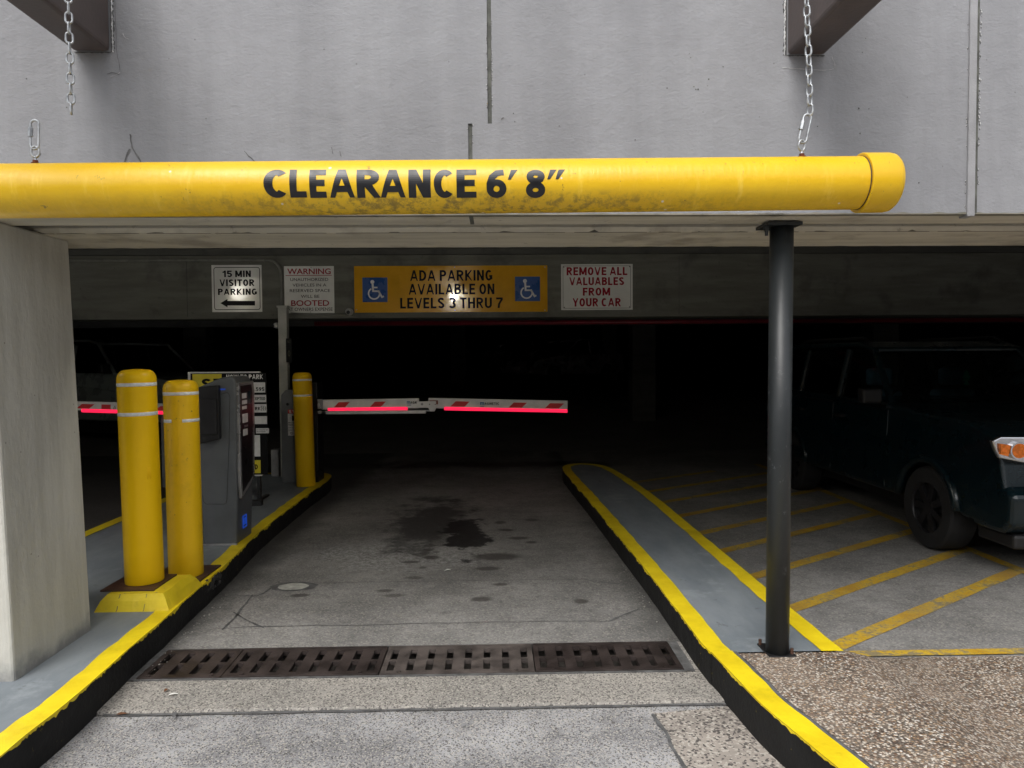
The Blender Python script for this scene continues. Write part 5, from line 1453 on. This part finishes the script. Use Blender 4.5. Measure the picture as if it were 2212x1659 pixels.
# tree shaped air freshener on the mirror
fc = W(2088, 812, 6.98)
af = thing('air_freshener', 'small green tree shaped air freshener hanging inside the SUV windscreen', 'air freshener', fc)
tp = [(-.045, -.055), (-.015, -.055), (-.015, -.075), (-.03, -.075), (-.03, -.1), (.03, -.1), (.03, -.075), (.015, -.075), (.015, -.055), (.045, -.055), (.03, -.02), (.05, -.02), (.026, .02), (.038, .02), (0, .075), (-.038, .02), (-.026, .02), (-.05, -.02), (-.03, -.02)]
obj('paper_tree', prism([(fc.x + a * .9, fc.z + b * .9) for a, b in tp], 'y', fc.y, fc.y + .003), 'freshener', af)
obj('string', cyl((fc.x, fc.y + .001, fc.z + .065), (fc.x, fc.y + .001, fc.z + .16), .0015, 6), 'trim', af)

# far pickup in the dark left lane, nose to the right
pk_low = [(-1.05, .50), (-1.08, .85), (-1.0, 1.12), (-.3, 1.24), (.55, 1.30), (4.0, 1.32), (4.05, .6), (3.95, .5)]
pk = car('pickup_truck', 'dim pickup truck facing right in the gloom behind the two nearest bollards', 'whitecar', (-5.7, 13.2, .06), R_(65), pk_low,
         [((.6, 1.28), (1.15, 1.80)), ((1.75, 1.3), (1.75, 1.80)), ((2.75, 1.3), (2.7, 1.80))],
         [(.55, 1.26), (1.15, 1.80), (1.4, 1.86), (2.6, 1.86), (2.75, 1.8), (2.9, 1.28)], .92, (0, 3.1), .40, .46, 'pickup truck')
for s in (-1, 1):
    obj('headlight', box(s * .72 - .14, s * .72 + .14, -1.09, -1.04, .84, 1.02), 'lens', pk, bevel=.01, local=True)
    obj('side_mirror', box(min(s * .93, s * 1.1), max(s * .93, s * 1.1), .62, .72, 1.3, 1.46), 'trim', pk, bevel=.02, local=True)
obj('front_bumper', box(-.85, .85, -1.14, -.98, .48, .68), 'chrome', pk, bevel=.03, local=True)
# far silver hatchback on the ramp, nose towards the left
rampz = lambda y: max(0, (y - 12) * .065)
wf = W(1198, 824, 23.0)
sd_low = [(-.85, .35), (-.9, .6), (-.8, .74), (-.3, .86), (.45, .94), (3.3, 1.0), (3.42, .9), (3.45, .4), (3.3, .3)]
hb_a = -50
sdn = car('silver_hatchback', 'dim silver hatchback, nose left, on the dark ramp above the barrier arm', 'silver', (wf.x - .54, 23.65, rampz(23.3)), R_(hb_a), sd_low,
          [((.5, .93), (1.2, 1.36)), ((1.8, .95), (1.8, 1.4)), ((3.2, .98), (2.75, 1.36))],
          [(.45, .92), (1.15, 1.38), (1.5, 1.44), (2.5, 1.42), (2.8, 1.36), (3.3, .96)], .84, (0, 2.55), .31, .3)
for s in (-1, 1):
    obj('headlight', box(s * .64 - .15, s * .64 + .15, -.93, -.84, .58, .74), 'chrome', sdn, bevel=.02, local=True)
    obj('tail_light', box(s * .68 - .12, s * .68 + .12, 3.40, 3.47, .72, .88), 'redlamp', sdn, bevel=.01, local=True)
    obj('side_mirror', box(min(s * .82, s * .96), max(s * .82, s * .96), .55, .65, .94, 1.05), 'silver', sdn, bevel=.02, local=True)
obj('number_plate', box(-.16, .16, -.93, -.905, .46, .56), 'printwhite', sdn, local=True)
def copy_tree(o, parent=None):
    c = o.copy(); COL.objects.link(c)
    if parent is not None: c.parent = parent
    for ch in [x for x in ALL if x.parent == o]: copy_tree(ch, c)
    return c
ALL = list(COL.objects)
s2_ = copy_tree(sdn); s2_.location = (.55, 30.2, rampz(29.5)); s2_.rotation_euler = (0, 0, R_(-38))
s2_['label'] = 'farthest car, barely visible behind the dim silver hatchback on the ramp'
sdn['group'] = s2_['group'] = 'cars parked on the dark ramp'

# ------------------------------------------------------------------ litter
def leaf(px, py, z, ln, wd, rz, mat, name, label, cat):
    c = G(px, py, z); bm = bmesh.new(); L = []
    for i in range(7):
        t = i / 6; h = wd * math.sin(math.pi * (.08 + .84 * t)) / 2; u = (t - .5) * ln
        L.append([bm.verts.new((c.x + u * math.cos(rz) - v * math.sin(rz), c.y + u * math.sin(rz) + v * math.cos(rz), z + .004 + abs(v) * .5 + .004 * math.sin(t * 3))) for v in (-h, 0, h)])
    for a, b in zip(L, L[1:]):
        for j in range(2): bm.faces.new((a[j], a[j + 1], b[j + 1], b[j]))
    return tag(obj(name, bm, mat), label, cat)
leaf(268, 1546, -.016, .075, .032, .3, 'leaf', 'dry_leaf', 'dry brown leaf on the street below the left kerb', 'leaf')
leaf(360, 1494, 0, .028, .02, 1.1, 'leaf', 'dry_leaf', 'tiny reddish leaf between the drain and the street joint', 'leaf')
leaf(374, 1503, 0, .045, .014, .3, 'paper', 'paper_scrap', 'small white paper scrap between drain and street joint', 'litter')
leaf(967, 1234, 0, .05, .025, .3, 'paper', 'paper_scrap', 'small white paper scrap in the middle of the lane', 'litter')
bm = bmesh.new(); rnd = random.Random(11)
for i in range(260):
    side = rnd.random()
    if side < .45:
        y = 2.2 + 2.6 * rnd.random(); x = -1.74 - .03 * (y - 2.6) + abs(rnd.gauss(0, .03)); z = 0
    elif side < .75:
        y = 3.9 + 4 * rnd.random(); x = .99 - .012 * (y - 3.9) - abs(rnd.gauss(0, .04)); z = 0
    else:
        y = STEP_Y - .03 - abs(rnd.gauss(0, .02)); x = -1.7 + 2.7 * rnd.random(); z = -.016
    r = .002 + .004 * rnd.random() ** 2
    if y < STEP_Y: z = -.016
    bmesh.ops.create_icosphere(bm, subdivisions=1, radius=r, matrix=Matrix.Translation((x, y, z + r * .4)))
g_ = obj('grit', bm, simple('pale grit', (.3, .29, .26), .9, 0, .5, 60, .3), kind='stuff'); g_['label'] = 'loose pale grit lying along the kerbs and the street joint'; g_['category'] = 'grit'
